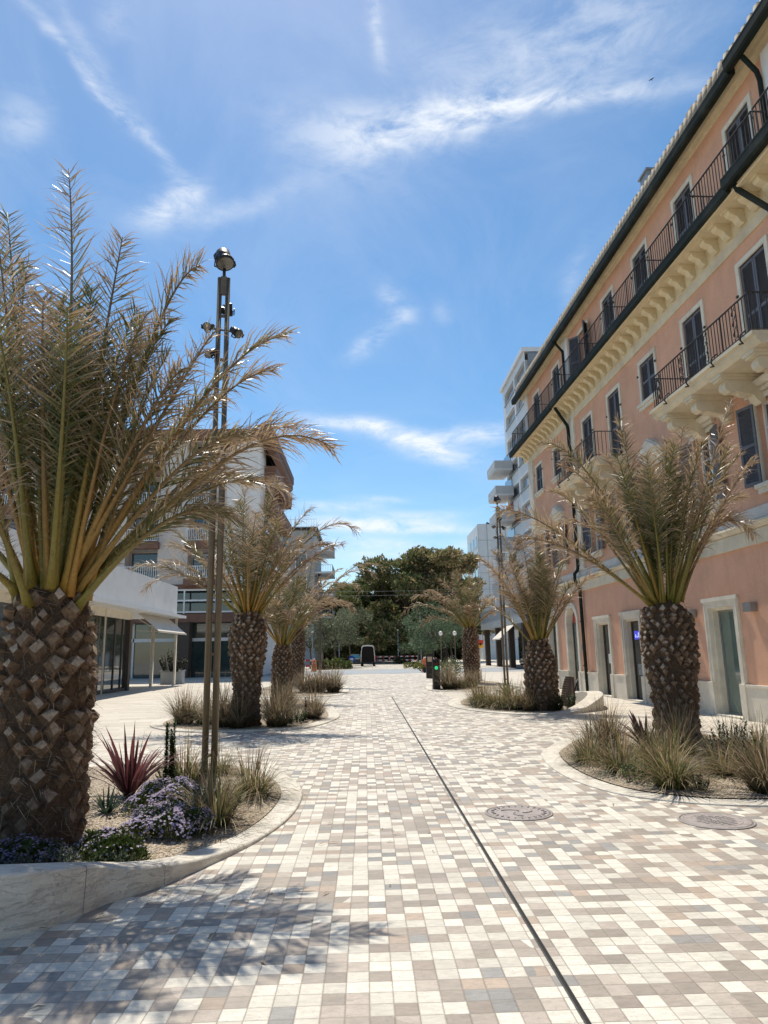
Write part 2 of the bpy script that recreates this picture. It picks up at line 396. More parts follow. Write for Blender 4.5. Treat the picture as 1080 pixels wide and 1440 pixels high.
# ------------------------------------------------------------------ planting beds
def bed(pts, label, w=.30, gz=.03, seat=False):
    """pts: (x, y, h) of the inner edge; a kerb of width w rises to height h outside it"""
    L = smooth_loop(pts, 7); n = len(L)
    area = sum(L[i][0] * L[(i + 1) % n][1] - L[(i + 1) % n][0] * L[i][1] for i in range(n))
    if area < 0: L = L[::-1]
    cx = sum(p[0] for p in L) / n; cy = sum(p[1] for p in L) / n
    nr = []
    for i in range(n):
        dx, dy = L[(i + 1) % n][0] - L[i - 1][0], L[(i + 1) % n][1] - L[i - 1][1]; q = math.hypot(dx, dy) or 1
        nr.append((dy / q, -dx / q))
    t = thing('planting_bed', label, 'planting bed', (cx, cy, 0))
    b = MB(); b.smooth = True; ring = []
    for i, (x, y, h) in enumerate(L):
        nx, ny = nr[i]; h = max(h, .012); x -= cx; y -= cy; e = min(.015, h * .4)
        lean = .05 * max(0, h - .06)
        ring.append([b.vert(q) for q in ((x, y, -.05), (x, y, h - e), (x + nx * e, y + ny * e, h), (x + nx * (w - e), y + ny * (w - e), h), (x + nx * w, y + ny * w, h - e), (x + nx * (w - lean), y + ny * (w - lean), -.05))])
    for i in range(n):
        a, c = ring[i], ring[(i + 1) % n]
        for k in range(5): b.smooth = k in (1, 3); b.face((a[k], a[k + 1], c[k + 1], c[k]))
    b.smooth = False; b.mi = 1
    for i in range(4, n, 11):
        (x, y, h), (nx, ny) = L[i], nr[i]; h = max(h, .012); x -= cx; y -= cy; tx, ty = -ny * .0022, nx * .0022; lean = .05 * max(0, h - .06)
        pr = [(.0, h + .0012), (w - .012, h + .0012), (w + .0012, h - .012), (w + .0012 - lean, -.02)]
        for (o0, z0), (o1, z1) in zip(pr, pr[1:]): b.poly([(x + nx * o0 - tx, y + ny * o0 - ty, z0), (x + nx * o0 + tx, y + ny * o0 + ty, z0), (x + nx * o1 + tx, y + ny * o1 + ty, z1), (x + nx * o1 - tx, y + ny * o1 - ty, z1)])
    b.build('kerb', [KERB, M('kerb_joint', (.16, .13, .10), .9, .2, 20, 0)], t)
    b = MB(); b.smooth = True
    rings = [[b.vert(((x - cx) * f, (y - cy) * f, gz + .05 * (1 - f) + .02 * math.sin(9 * x + 4 * f) * (1 - f))) for x, y, h in L] for f in (1.0, .93, .8, .62, .42, .2)]
    for a in range(5):
        for i in range(n): b.face((rings[a][i], rings[a][(i + 1) % n], rings[a + 1][(i + 1) % n], rings[a + 1][i]))
    b.face(rings[-1])
    g = b.build('gravel', GRAVEL, t); tag(g, kind='stuff')
    # loose stones that catch the light on the gravel
    b = MB()
    for k in range(2600):
        i = random.randrange(n); f = math.sqrt(random.random()) * .985
        x, y = (L[i][0] - cx) * f + random.uniform(-.1, .1), (L[i][1] - cy) * f + random.uniform(-.1, .1)
        if f > .94: x, y = (L[i][0] - cx) * .94, (L[i][1] - cy) * .94
        r = random.uniform(.005, .013); zz = gz + .05 * (1 - f) + .004; b.col = jit3(random.choice(((.50, .42, .32), (.38, .29, .2), (.6, .55, .46))), .2)
        a = random.uniform(0, 6); p = [(x + r * 1.3 * math.cos(a + q * 2 * PI / 5) * random.uniform(.7, 1.1), y + r * math.sin(a + q * 2 * PI / 5), zz) for q in range(5)]
        top = b.vert((x, y, zz + r * .9)); ids = [b.vert(q) for q in p]
        for q in range(5): b.face((ids[q], ids[(q + 1) % 5], top))
    s = b.build('loose_stone', BARK2, t, fix=False); tag(s, kind='stuff')
    return t
BARK2 = tintmat('loose_stone_surface', .85, 60, .2, .2)
bed([(-2.27, 4.72, .36), (-1.93, 5.2, .235), (-1.7, 5.5, .15), (-1.47, 5.95, .075), (-1.2, 6.6, .035), (-1.03, 7.35, .03), (-.98, 8.1, .03), (-1.03, 8.8, .03), (-1.25, 9.6, .03), (-1.6, 10.3, .03), (-2.2, 10.9, .03), (-3.0, 11.2, .03), (-4.0, 10.9, .03), (-4.8, 10.1, .04), (-5.2, 8.9, .06), (-5.2, 7.4, .12), (-4.9, 6.0, .25), (-4.2, 4.95, .36), (-3.3, 4.55, .40)],
    'stone planting bed whose kerb rises into a low seat wall, under the largest palm', .25)
bed([(-.99, 18.4, .03), (-1.38, 16.45, .03), (-1.85, 15.98, .03), (-2.75, 15.8, .03), (-3.8, 15.95, .03), (-4.76, 17.16, .03), (-5, 19, .03), (-4.9, 22, .03), (-4.3, 25, .03), (-3.3, 26.2, .03), (-2.2, 25.6, .03), (-1.5, 23.5, .03), (-1.15, 20.5, .03)],
    'long gravel planting bed behind the twin lamp mast on the left, holding two palms')
bed([(-1.04, 30.43, .03), (-1.25, 28.2, .03), (-1.9, 27.5, .03), (-2.8, 27.4, .03), (-4, 28.2, .03), (-4.9, 30.5, .03), (-5, 35, .03), (-4.4, 39, .03), (-3, 40, .03), (-1.7, 38, .03), (-1.1, 34, .03)],
    'farthest gravel planting bed on the left, just before the cross road')
bed([(3.3, 11.97, .02), (3.0, 11.3, .02), (2.85, 10.45, .02), (2.8, 9.6, .02), (2.86, 8.88, .02), (3.03, 8.32, .02), (3.3, 8.0, .02), (3.7, 7.75, .02), (4.3, 7.66, .02), (5.1, 7.8, .02), (6.0, 8.6, .02), (6.5, 10.2, .02), (6.5, 11.8, .02), (6.2, 13.2, .02), (5.5, 13.8, .02), (4.6, 13.7, .02), (3.8, 12.9, .02)],
    'flush gravel planting bed full of grasses, nearest on the right by the orange building', .28)
bed([(2.9, 21.5, .03), (3.07, 20.3, .03), (3.5, 19.2, .03), (4.15, 18.4, .03), (4.86, 18.4, .04), (5.4, 18.75, .14), (5.95, 19.35, .34), (6.25, 20.2, .40), (6.4, 21.3, .36), (6.35, 23, .16), (5.8, 24.8, .05), (4.8, 25.6, .03), (3.8, 25, .03), (3.1, 23.3, .03)],
    'planting bed whose white kerb swells into a curved bench by the arched door', .42)
bed([(2.96, 30.66, .03), (3.11, 29.6, .03), (3.88, 28.8, .03), (5, 29.1, .03), (6, 30.5, .03), (6.7, 33, .03), (6.6, 37, .03), (5.5, 39, .03), (4.2, 38.5, .03), (3.3, 35, .03), (3.0, 32.5, .03)],
    'farthest planting bed on the right, behind the traffic light pillar')

# slatted back rest on the curved bench
t = thing('bench_backrest', 'dark curved backrest of wooden slats standing on the white bench by the arched door', 'backrest', (5.72, 19.75, .05), R(8))
b = MB()
for k in range(13):
    z = .03 + k * .062; hw = .42 * math.sqrt(max(.02, 1 - (z / .90) ** 2.2))
    pts = [(-.10 + .10 * (2 * q - 1) ** 2 * -1 + .12 * (z / .8), (2 * q - 1) * hw, z) for q in (0, .2, .4, .6, .8, 1)]
    for a, c in zip(pts, pts[1:]): b.bar(a, c, .05, .057)
b.build('slat', WOODD, t)
b = MB()
for s in (-.2, .2): b.tube([(-.06, s, -.03), (-.04, s, .4), (.08, s, .74)], .02, 6)
b.build('support', BLACK, t)

# ------------------------------------------------------------------ palms
GRN, OLV, BRN, TAN, PNK = (.042, .078, .018), (.18, .17, .05), (.34, .235, .135), (.60, .48, .33), (.47, .33, .24)
def bez(B, C, T, t): return B * (1 - t) ** 2 + C * (2 * t * (1 - t)) + T * t * t
def frond(parent, B, T, lift, dry, npair, lmax, wid, seed, segs=3, rr=.028, start=.10, sp0=.27, wind=V((.34, .05, .02))):
    rnd = random.Random(seed); B, T = V(B), V(T); d = T - B; ln = d.length
    C = B + d * .52 + Z * (lift * ln) + V((rnd.uniform(-.05, .05), rnd.uniform(-.05, .05), 0)) * ln
    hor = math.hypot(d.x, d.y) / ln; D = ln * (.02 + .13 * hor * rnd.uniform(.5, 1.3) + .22 * lift); side_ = V((-d.y, d.x, 0)) / ln * rnd.uniform(-.12, .12) * ln
    T = T + Z * D * .92 - side_; C = C + Z * D * .2
    def at(t): return bez(B, C, T, t) - Z * (D * t ** 4.5) + side_ * t ** 3
    mb = MB(); K = 14
    P = [at(k / K) for k in range(K + 1)]
    q_ = rnd.random()
    g0 = lerp3((.33, .20, .035), (.40, .215, .045), rnd.random()) if q_ < .4 else lerp3((.18, .175, .03), (.25, .19, .04), rnd.random())
    cols = [lerp3(g0, (.14, .125, .035) if dry < .6 else (.19, .125, .07), min(1, k / K * 1.35)) for k in range(K + 1)]
    rad = [rr * (1.45 if k == 0 else 1) * (1 - .88 * (k / K) ** .75) for k in range(K + 1)]
    mb.mi = 0; mb.tube(P, rad, 6, cols)
    rad_dir = V((T.x, T.y, 0)); rad_dir = rad_dir.normalized() if rad_dir.length > .25 * ln else V((rnd.uniform(-.5, .5), 1, 0)).normalized()
    mb.mi = 1
    allbrown = dry > .78 and rnd.random() < .55; tw = rnd.uniform(-.6, .6); gust = V((rnd.uniform(-1, 1), rnd.uniform(-1, 1), 0)) * .12
    for i in range(npair):
        t = start + (.995 - start) * (i + rnd.uniform(-.35, .35)) / npair; t = min(max(t, start), .998)
        p = at(t); tg = (at(min(1, t + .01)) - at(t - .01)).normalized()
        A = Z * .55 - rad_dir * .85; n = A - tg * A.dot(tg)
        if n.length < .05: n = rad_dir - tg * rad_dir.dot(tg)
        n.normalize(); s = tg.cross(n); ct, st = math.cos(tw * t), math.sin(tw * t); s, n = s * ct + n * st, n * ct - s * st
        spine = t < sp0
        sh = (.16 + .5 * (t - start)) if spine else min(1.0, .30 + (t - sp0) * 4.5) if t < sp0 + .155 else 1.0 - .6 * max(0, (t - .62) / .38) ** 1.6
        for sd in (-1, 1):
            if spine and rnd.random() < .3: continue
            if rnd.random() < .03 + .06 * dry: continue
            L = lmax * sh * rnd.uniform(.72, 1.12)
            al = R(rnd.uniform(44, 66) - 20 * max(0, t - .5)) if not spine else R(rnd.uniform(30, 75)); nb = rnd.uniform(-.12, .5)
            dv = (tg * math.cos(al) + s * (sd * math.sin(al)) + n * nb).normalized()
            dl = min(1.0, max(0.0, dry * .80 + rnd.uniform(-.3, .25) + (t - .5) * .5))
            if allbrown: dl = min(1, dl + .45)
            tip = lerp3(BRN, TAN if rnd.random() < .4 else PNK, rnd.random())
            base = lerp3(lerp3(GRN, OLV, rnd.random() * .8), BRN, max(0, dl * 1.6 - .75))
            if spine: base, tip = jit3((.22, .19, .06), .3), (.33, .27, .13)
            elif dl < .22: tip = lerp3(OLV, tip, dl * 3)
            w = wid * rnd.uniform(.65, 1.2) * (.55 if spine else 1); roll = rnd.uniform(-1.3, 1.3)
            q = p.copy(); dr = (rnd.uniform(.15, 1.0) * (.4 + dl)) * (1 if not spine else .15)
            side = dv.cross(n); side = side.normalized() if side.length > .01 else s
            wv = (side * math.cos(roll) + n * math.sin(roll)) * (w / 2)
            prev = None
            for k in range(segs + 1):
                f = k / segs; ww = (.65, 1, .72, .1)[min(3, int(round(f * 3)))]
                mb.col = lerp3(base, tip, min(1, max(0, (f * 1.5 - .95 + dl * 1.15))))
                a, c = mb.vert(q - wv * ww), mb.vert(q + wv * ww)
                if prev: mb.face((prev[0], prev[1], c, a))
                prev = (a, c)
                curl = .09 + .20 * dl
                dv = (dv - Z * (dr / segs * (.4 + 1.2 * f)) + tg * (.10 * (1 - spine)) + (gust + wind * (.4 + .6 * dl)) * f * f + V((rnd.uniform(-1, 1), rnd.uniform(-1, 1), rnd.uniform(-.7, .7))) * curl).normalized()
                q = q + dv * (L / segs)
    return mb.build('frond', [STALK, LEAF], parent, fix=False)
def trunk(parent, prof, bw, seed, worn=.5, hairs=260, lean=(0, 0)):
    """prof: (z, r) list from the ground up; boots (cut leaf bases) set in spiral rows"""
    rnd = random.Random(seed); mb = MB(); H = prof[-1][0]
    def rad(z):
        for (z0, r0), (z1, r1) in zip(prof, prof[1:]):
            if z <= z1: return r0 + (r1 - r0) * max(0, z - z0) / (z1 - z0)
        return prof[-1][1]
    mb.col = (.085, .056, .037)
    mb.lathe([(rad(H * k / 16) * .93, H * k / 16 - (.05 if k == 0 else 0)) for k in range(17)] + [(prof[-1][1] * .5, H + .12), (.02, H + .16)], n=28)
    dz = bw * .60; row = 0; z = .05
    while z < H + .02:
        r = rad(z); n = max(9, int(2 * PI * r / bw)); f = z / H
        wear = 1 if f > worn else max(.25, f / worn)
        for j in range(n):
            th = (j + (row % 2) * .5 + row * .03 + rnd.uniform(-.16, .16)) * 2 * PI / n; zz = z + rnd.uniform(-.16, .16) * bw
            if rnd.random() < .07 + .55 * (1 - wear): continue
            er = V((math.cos(th), math.sin(th), 0)); et = V((-math.sin(th), math.cos(th), 0))
            sz = rnd.uniform(.72, 1.12); a = bw * .44 * sz * rnd.uniform(.85, 1.15); c = bw * .52 * sz * rnd.uniform(.85, 1.2); pr = bw * .27 * wear * rnd.uniform(.3, 1.35); tl = rnd.uniform(-.35, .35)
            base = er * (r * .93) + Z * zz
            body = jit3(lerp3((.12, .078, .05), (.25, .16, .10), rnd.random()), .25); body = lerp3((.075, .057, .044), body, wear)
            mb.col = body
            S = [mb.vert(base + et * x + Z * y) for x, y in ((-a, .02), (0, -c), (a, .02), (0, c))]
            mb.col = lerp3(body, (.16, .12, .09), .4)
            k = rnd.uniform(.5, .72); up = bw * .16 * wear
            j4 = lambda: er * rnd.uniform(-.012, .012) + et * rnd.uniform(-.012, .012) + Z * rnd.uniform(-.014, .014)
            C = [base + er * (pr + r * .07) + et * (-a * k) + Z * (up + .1 * c - tl * a * .5) + j4(), base + er * (pr * 1.12 + r * .07) + Z * (up - c * .42) + j4(), base + er * (pr + r * .07) + et * (a * k) + Z * (up + .1 * c + tl * a * .5) + j4(), base + er * (pr * .35 + r * .07) + Z * (up + c * .6) + et * (tl * a * .4) + j4()]
            Q = [mb.vert(p) for p in C]
            for i in range(4): mb.face((S[i], S[(i + 1) % 4], Q[(i + 1) % 4], Q[i]))
            mb.col = lerp3(body, jit3(lerp3((.22, .165, .12), (.38, .315, .25), rnd.random()), .15), wear if rnd.random() < .85 else .25)
            mb.face([mb.vert(p) for p in C])
        z += dz * rnd.uniform(.96, 1.04); row += 1
    for k in range(hairs):     # fibres between the boots
        z = rnd.uniform(.05, H + .1); th = rnd.uniform(0, 2 * PI); r = rad(z) * 1.0
        p = V((r * math.cos(th), r * math.sin(th), z)); dv = V((math.cos(th) * rnd.uniform(.2, .9), math.sin(th) * rnd.uniform(.2, .9), rnd.uniform(-.8, .7))) + V((-math.sin(th), math.cos(th), 0)) * rnd.uniform(-1, 1)
        dv.normalize(); mb.col = jit3(random.choice(((.17, .125, .085), (.27, .21, .15), (.09, .065, .05))), .2)
        w = V((-math.sin(th), math.cos(th), .4)) * .0035; L = rnd.uniform(.04, .15)
        i = [mb.vert(q) for q in (p - w, p + w, p + dv * L + w * .4 - Z * .02, p + dv * L - w * .4 - Z * .02)]; mb.face(i)
    o = mb.build('trunk', BARK, parent, fix=False)
    return o
def palm(loc, prof, bw, tips, label, seed, npair, wid, lmax, nrand, rlen, relev, dry=.75, segs=3, crown_r=.2, rr=.028, hairs=260, worn=.5, sp0=.27):
    rnd = random.Random(seed); t = thing('palm_tree', label, 'palm tree', loc, group='palms along the promenade')
    trunk(t, prof, bw, seed, worn, hairs); H = prof[-1][0]
    for i, tp in enumerate(tips):
        T = V(tp[:3]); h = V((T.x, T.y, 0)); h = h.normalized() if h.length > .01 else V((1, 0, 0))
        ps = .7 if T.z - H < .9 * math.hypot(T.x, T.y) else .4
        B = h * (crown_r * ps * rnd.uniform(.8, 1.5)) + V((rnd.uniform(-.06, .06), rnd.uniform(-.06, .06), H - .04 + rnd.uniform(-.08, .1)))
        frond(t, B, T, tp[3] * .8, min(1, dry + rnd.uniform(-.2, .25)), npair, lmax, wid, seed * 100 + i, segs, rr, .10, sp0)
    for i in range(nrand):
        az = i * 2.39996 + rnd.uniform(-.3, .3); u = (i + .5) / nrand; el = R(relev[0] + (relev[1] - relev[0]) * u); ln = rnd.uniform(*rlen)
        T = V((math.cos(az) * math.cos(el), math.sin(az) * math.cos(el), math.sin(el))) * ln + Z * H
        B = V((math.cos(az), math.sin(az), 0)) * (crown_r * (1.1 - u)) + Z * (H + rnd.uniform(-.05, .12))
        frond(t, B, T, .02 + .13 * (1 - u), max(0, dry - .75 * u + rnd.uniform(-.15, .1)), int(npair * .8), lmax * .9, wid, seed * 100 + 50 + i, segs, rr * .85, .10, sp0)
    return t
palm((-2.83, 6.4, .03), [(0, .40), (.25, .40), (.9, .405), (1.5, .385), (1.85, .345), (2.1, .27)], .185, [(-0.11, -0.1, 6.43, 0.0), (-0.59, -0.4, 5.52, 0.0), (0.36, 0.2, 5.87, 0.05), (1.1, 0.5, 5.74, 0.3), (1.01, -0.2, 4.74, 0.15), (1.49, -0.5, 4.46, 0.0), (2.07, 0.2, 4.78, 0.15), (2.56, -0.1, 3.49, 0.35), (2.11, 0.5, 3.89, 0.2), (1.88, 0.7, 4.61, 0.2), (-0.89, -0.6, 4.75, 0.1), (-1.3, -0.2, 3.97, 0.2), (-1.58, 0.1, 3.1, 0.3), (-0.99, 1.0, 6.07, 0.05), (-0.39, 1.2, 5.55, 0.05), (0.39, 1.0, 5.09, 0.1), (0.53, -0.5, 4.46, 0.1), (-0.01, -0.6, 4.75, 0.05), (1.8, -0.5, 3.51, 0.15), (1.59, 1.0, 3.43, 0.25), (1.27, -0.7, 4.02, 0.15), (-0.5, -1.0, 2.29, 0.3), (-0.56, -0.7, 4.5, 0.1), (-1.07, 0.6, 6.43, 0.0), (1.19, 0.9, 4.37, 0.15), (-0.26, -1.2, 3.13, 0.2), (2.03, 0.5, 3.22, 0.3), (1.72, -0.5, 2.74, 0.35)],
     'largest palm, brown and green, filling the left foreground behind the seat wall', 11, 140, .0145, .46, 24, (1.6, 3.1), (60, 88), .68, 3, .30, .040, 3200, .42, .33)
palm((5.45, 12.6, .02), [(0, .42), (.3, .38), (.9, .385), (1.3, .44), (1.7, .46), (2.05, .42), (2.3, .32)], .165, [(-2.17, -0.3, 5.36, 0.35), (-3.02, -0.3, 4.12, 0.1), (-0.59, -0.1, 5.86, 0.1), (-0.39, -0.7, 4.98, 0.1), (0.15, -0.4, 5.36, 0.05), (1.76, 0.1, 6.34, 0.0), (0.88, -0.2, 5.39, 0.05), (1.97, 0.0, 5.02, 0.15), (1.67, -0.3, 3.58, 0.7), (-1.62, 0.3, 5.07, 0.2), (-1.62, -1.2, 4.1, 0.15), (0.53, -1.3, 4.18, 0.2), (-0.63, 0.7, 5.39, 0.1), (1.11, 0.9, 6.03, 0.0), (-1.92, 0.0, 3.83, 0.45), (-1.72, 0.8, 4.69, 0.2), (2.02, 0.6, 4.46, 0.3), (-2.86, -0.6, 3.48, 0.1)],
     'dry brown palm with a bulging trunk before the orange wall, nearest on the right', 12, 112, .019, .50, 25, (1.6, 3.1), (52, 86), .92, 3, .26, .036, 1400, .6, .30)
palm((4.69, 19.1, .03), [(0, .43), (.3, .44), (.8, .43), (1.2, .40), (1.55, .33), (1.78, .24)], .16, [(-1.54, -0.1, 4.1, 0.15), (-0.84, 0.1, 4.78, 0.1), (-0.32, -0.1, 4.52, 0.05), (0.09, -0.5, 4.32, 0.05), (1.11, 0.1, 4.49, 0.05), (1.3, 0.0, 3.38, 0.0), (-1.35, -0.8, 3.72, 0.1), (0.91, 0.7, 4.48, 0.05), (-0.93, -1.1, 3.87, 0.1), (-1.39, 0.3, 2.96, 0.1), (0.17, 0.5, 4.98, 0.0), (-0.91, 0.9, 4.43, 0.1), (0.14, -0.9, 3.69, 0.1)],
     'shuttlecock shaped palm with yellow stalks beside the curved white bench', 13, 84, .023, .47, 22, (1.4, 2.7), (46, 86), .92, 2, .2, .032, 700)
palm((5.35, 36, .03), [(0, .40), (.8, .39), (1.6, .40), (2.2, .40), (2.7, .27)], .16, [(-3.51, 0.0, 3.5, 0.35), (-2.97, 0.0, 4.29, 0.4), (-1.47, 0.0, 5.22, 0.25), (-0.64, 0.0, 5.69, 0.1), (0.02, 0.0, 5.57, 0.05), (0.67, 0.0, 5.11, 0.1), (1.29, 0.0, 3.49, 0.2), (0.98, 0.0, 3.97, 0.2), (-2.11, 0.5, 4.68, 0.3), (-1.32, -1.5, 4.04, 0.3), (0.15, -1.5, 3.85, 0.2), (-2.61, -0.5, 2.89, 0.3)],
     'farthest palm on the right, with drooping brown fronds beside the red and yellow sign', 14, 52, .040, .5, 18, (1.8, 3.1), (25, 86), .9, 2, .2, .038, 200)
palm((-2.72, 16.5, .03), [(0, .34), (.6, .30), (1.1, .31), (1.5, .38), (1.9, .42), (2.2, .39), (2.5, .26)], .155, [(2.6, 0.0, 4.45, 0.5), (-2.55, 0.1, 3.09, 0.45), (-2.75, 0.0, 3.64, 0.25), (-1.98, 0.1, 4.18, 0.2), (-0.77, 0.2, 5.37, 0.1), (-0.12, -0.1, 5.51, 0.0), (0.66, 0.0, 5.74, 0.1), (1.02, -0.1, 5.28, 0.15), (1.46, 0.4, 5.12, 0.2), (2.01, -0.2, 4.05, 0.4), (-1.26, -0.5, 4.55, 0.1), (0.32, -1.2, 4.72, 0.05), (1.25, -1.0, 4.1, 0.2), (-0.77, -1.1, 3.63, 0.2), (0.33, 1.0, 5.54, 0.0), (1.75, 0.0, 3.74, 0.4), (-2.3, 0.7, 3.71, 0.3)],
     'palm behind the twin lamp mast with one orange stalk at its neck', 15, 86, .022, .49, 24, (1.6, 3.1), (35, 86), .95, 2, .22, .032, 800)
palm((-2.8, 24, .03), [(0, .36), (.5, .345), (1.0, .33), (1.5, .30), (1.86, .22)], .14, [(2.53, 0.0, 2.94, 0.55), (-0.67, -0.4, 2.73, 0.7), (2.0, 0.0, 3.92, 0.4), (0.43, -1.2, 2.77, 0.7), (-0.08, 0.0, 4.49, 0.1), (0.78, 0.0, 4.47, 0.2), (1.49, 0.4, 4.14, 0.3), (-1.23, 0.4, 3.81, 0.4), (-1.63, 0.0, 3.29, 0.5), (-0.18, -1.0, 3.32, 0.2), (1.1, -1.0, 3.18, 0.5), (1.73, 0.6, 3.28, 0.5)],
     'small fountain shaped palm with a squat scaly trunk between two taller palms', 16, 60, .030, .44, 16, (1.5, 2.6), (30, 86), .95, 2, .18, .034, 300)
palm((-3.3, 35, .03), [(0, .32), (.8, .30), (1.6, .31), (2.4, .32), (2.95, .24)], .15, [(4.32, 0.0, 5.66, 0.45), (3.95, -0.4, 5.27, 0.5), (2.9, 0.0, 3.62, 0.5), (-2.13, 0.0, 5.11, 0.3), (-0.72, 0.0, 6.17, 0.1), (0.7, 0.0, 6.33, 0.1), (2.12, 0.5, 5.82, 0.25), (-3.16, 0.0, 4.07, 0.5), (1.13, -1.0, 4.62, 0.3), (-0.94, -1.0, 4.65, 0.3), (3.19, 0.4, 4.71, 0.45)],
     'farthest palm on the left, with long fronds arching over the street', 17, 54, .040, .52, 18, (1.8, 3.2), (20, 86), .92, 2, .18, .038, 200)

# ------------------------------------------------------------------ low plants
def grass_mesh(seed, nbl, h, spread, cols, wid=.0062, seeds=.12):
    rnd = random.Random(seed); mb = MB()
    for i in range(nbl):
        az = rnd.uniform(0, 2 * PI); r0 = math.sqrt(rnd.random()) * .13; lean = rnd.uniform(.02, 1) ** .8 * spread
        L = h * rnd.uniform(.55, 1.08); p = V((r0 * math.cos(az + .5), r0 * math.sin(az + .5), -.02))
        dv = V((math.cos(az) * lean * .55, math.sin(az) * lean * .55, 1)).normalized()
        s = V((-math.sin(az), math.cos(az), 0)); w = wid * rnd.uniform(.6, 1.2)
        c0, c1 = jit3(rnd.choice(cols[0]), .25), jit3(rnd.choice(cols[1]), .25); tall = rnd.random() < seeds
        if tall: L *= 1.3; w *= .6; c0 = c1
        prev = None; K = 5
        for k in range(K + 1):
            f = k / K; mb.col = lerp3(c0, c1, min(1, f * 1.4)); ww = w * (1 - .85 * f ** 1.5)
            a, b_ = mb.vert(p - s * ww), mb.vert(p + s * ww)
            if prev: mb.face((prev[0], prev[1], b_, a))
            prev = (a, b_)
            dv = (dv + V((math.cos(az), math.sin(az), 0)) * (.16 * lean) - Z * (.10 * lean * (1 + 2.4 * f)) + V((rnd.uniform(-1, 1), rnd.uniform(-1, 1), 0)) * .05).normalized()
            p = p + dv * (L / K)
    return mb
GCOL = (((.04, .062, .018), (.07, .09, .028), (.11, .11, .045)), ((.33, .24, .13), (.46, .36, .22), (.20, .19, .07), (.12, .14, .05), (.32, .20, .12)))
GCOL2 = (((.05, .05, .025), (.085, .07, .04)), ((.30, .22, .14), (.40, .31, .21), (.22, .165, .10), (.15, .135, .06)))
gproto = []
for k, (sd, nb, h, sp, cc) in enumerate(((21, 400, .64, 1.5, GCOL), (22, 360, .58, 1.75, GCOL), (23, 480, .72, 1.2, GCOL2), (24, 320, .55, 1.8, GCOL))):
    gproto.append(grass_mesh(sd, nb, h, sp, cc))
gmesh = []
def clump(x, y, s, k, label, rz=0.0, z=.05, grp='ornamental grass clumps in the planting beds'):
    global gmesh
    if not gmesh:
        for g in gproto:
            o = g.build('ornamental_grass', GRASS, fix=False); gmesh.append(o.data); bpy.data.objects.remove(o)
    o = bpy.data.objects.new('ornamental_grass', gmesh[k]); COL.objects.link(o); o.location = (x, y, z); o.scale = (s, s, s); o.rotation_euler = (0, 0, rz)
    return tag(o, label, 'ornamental grass', grp)
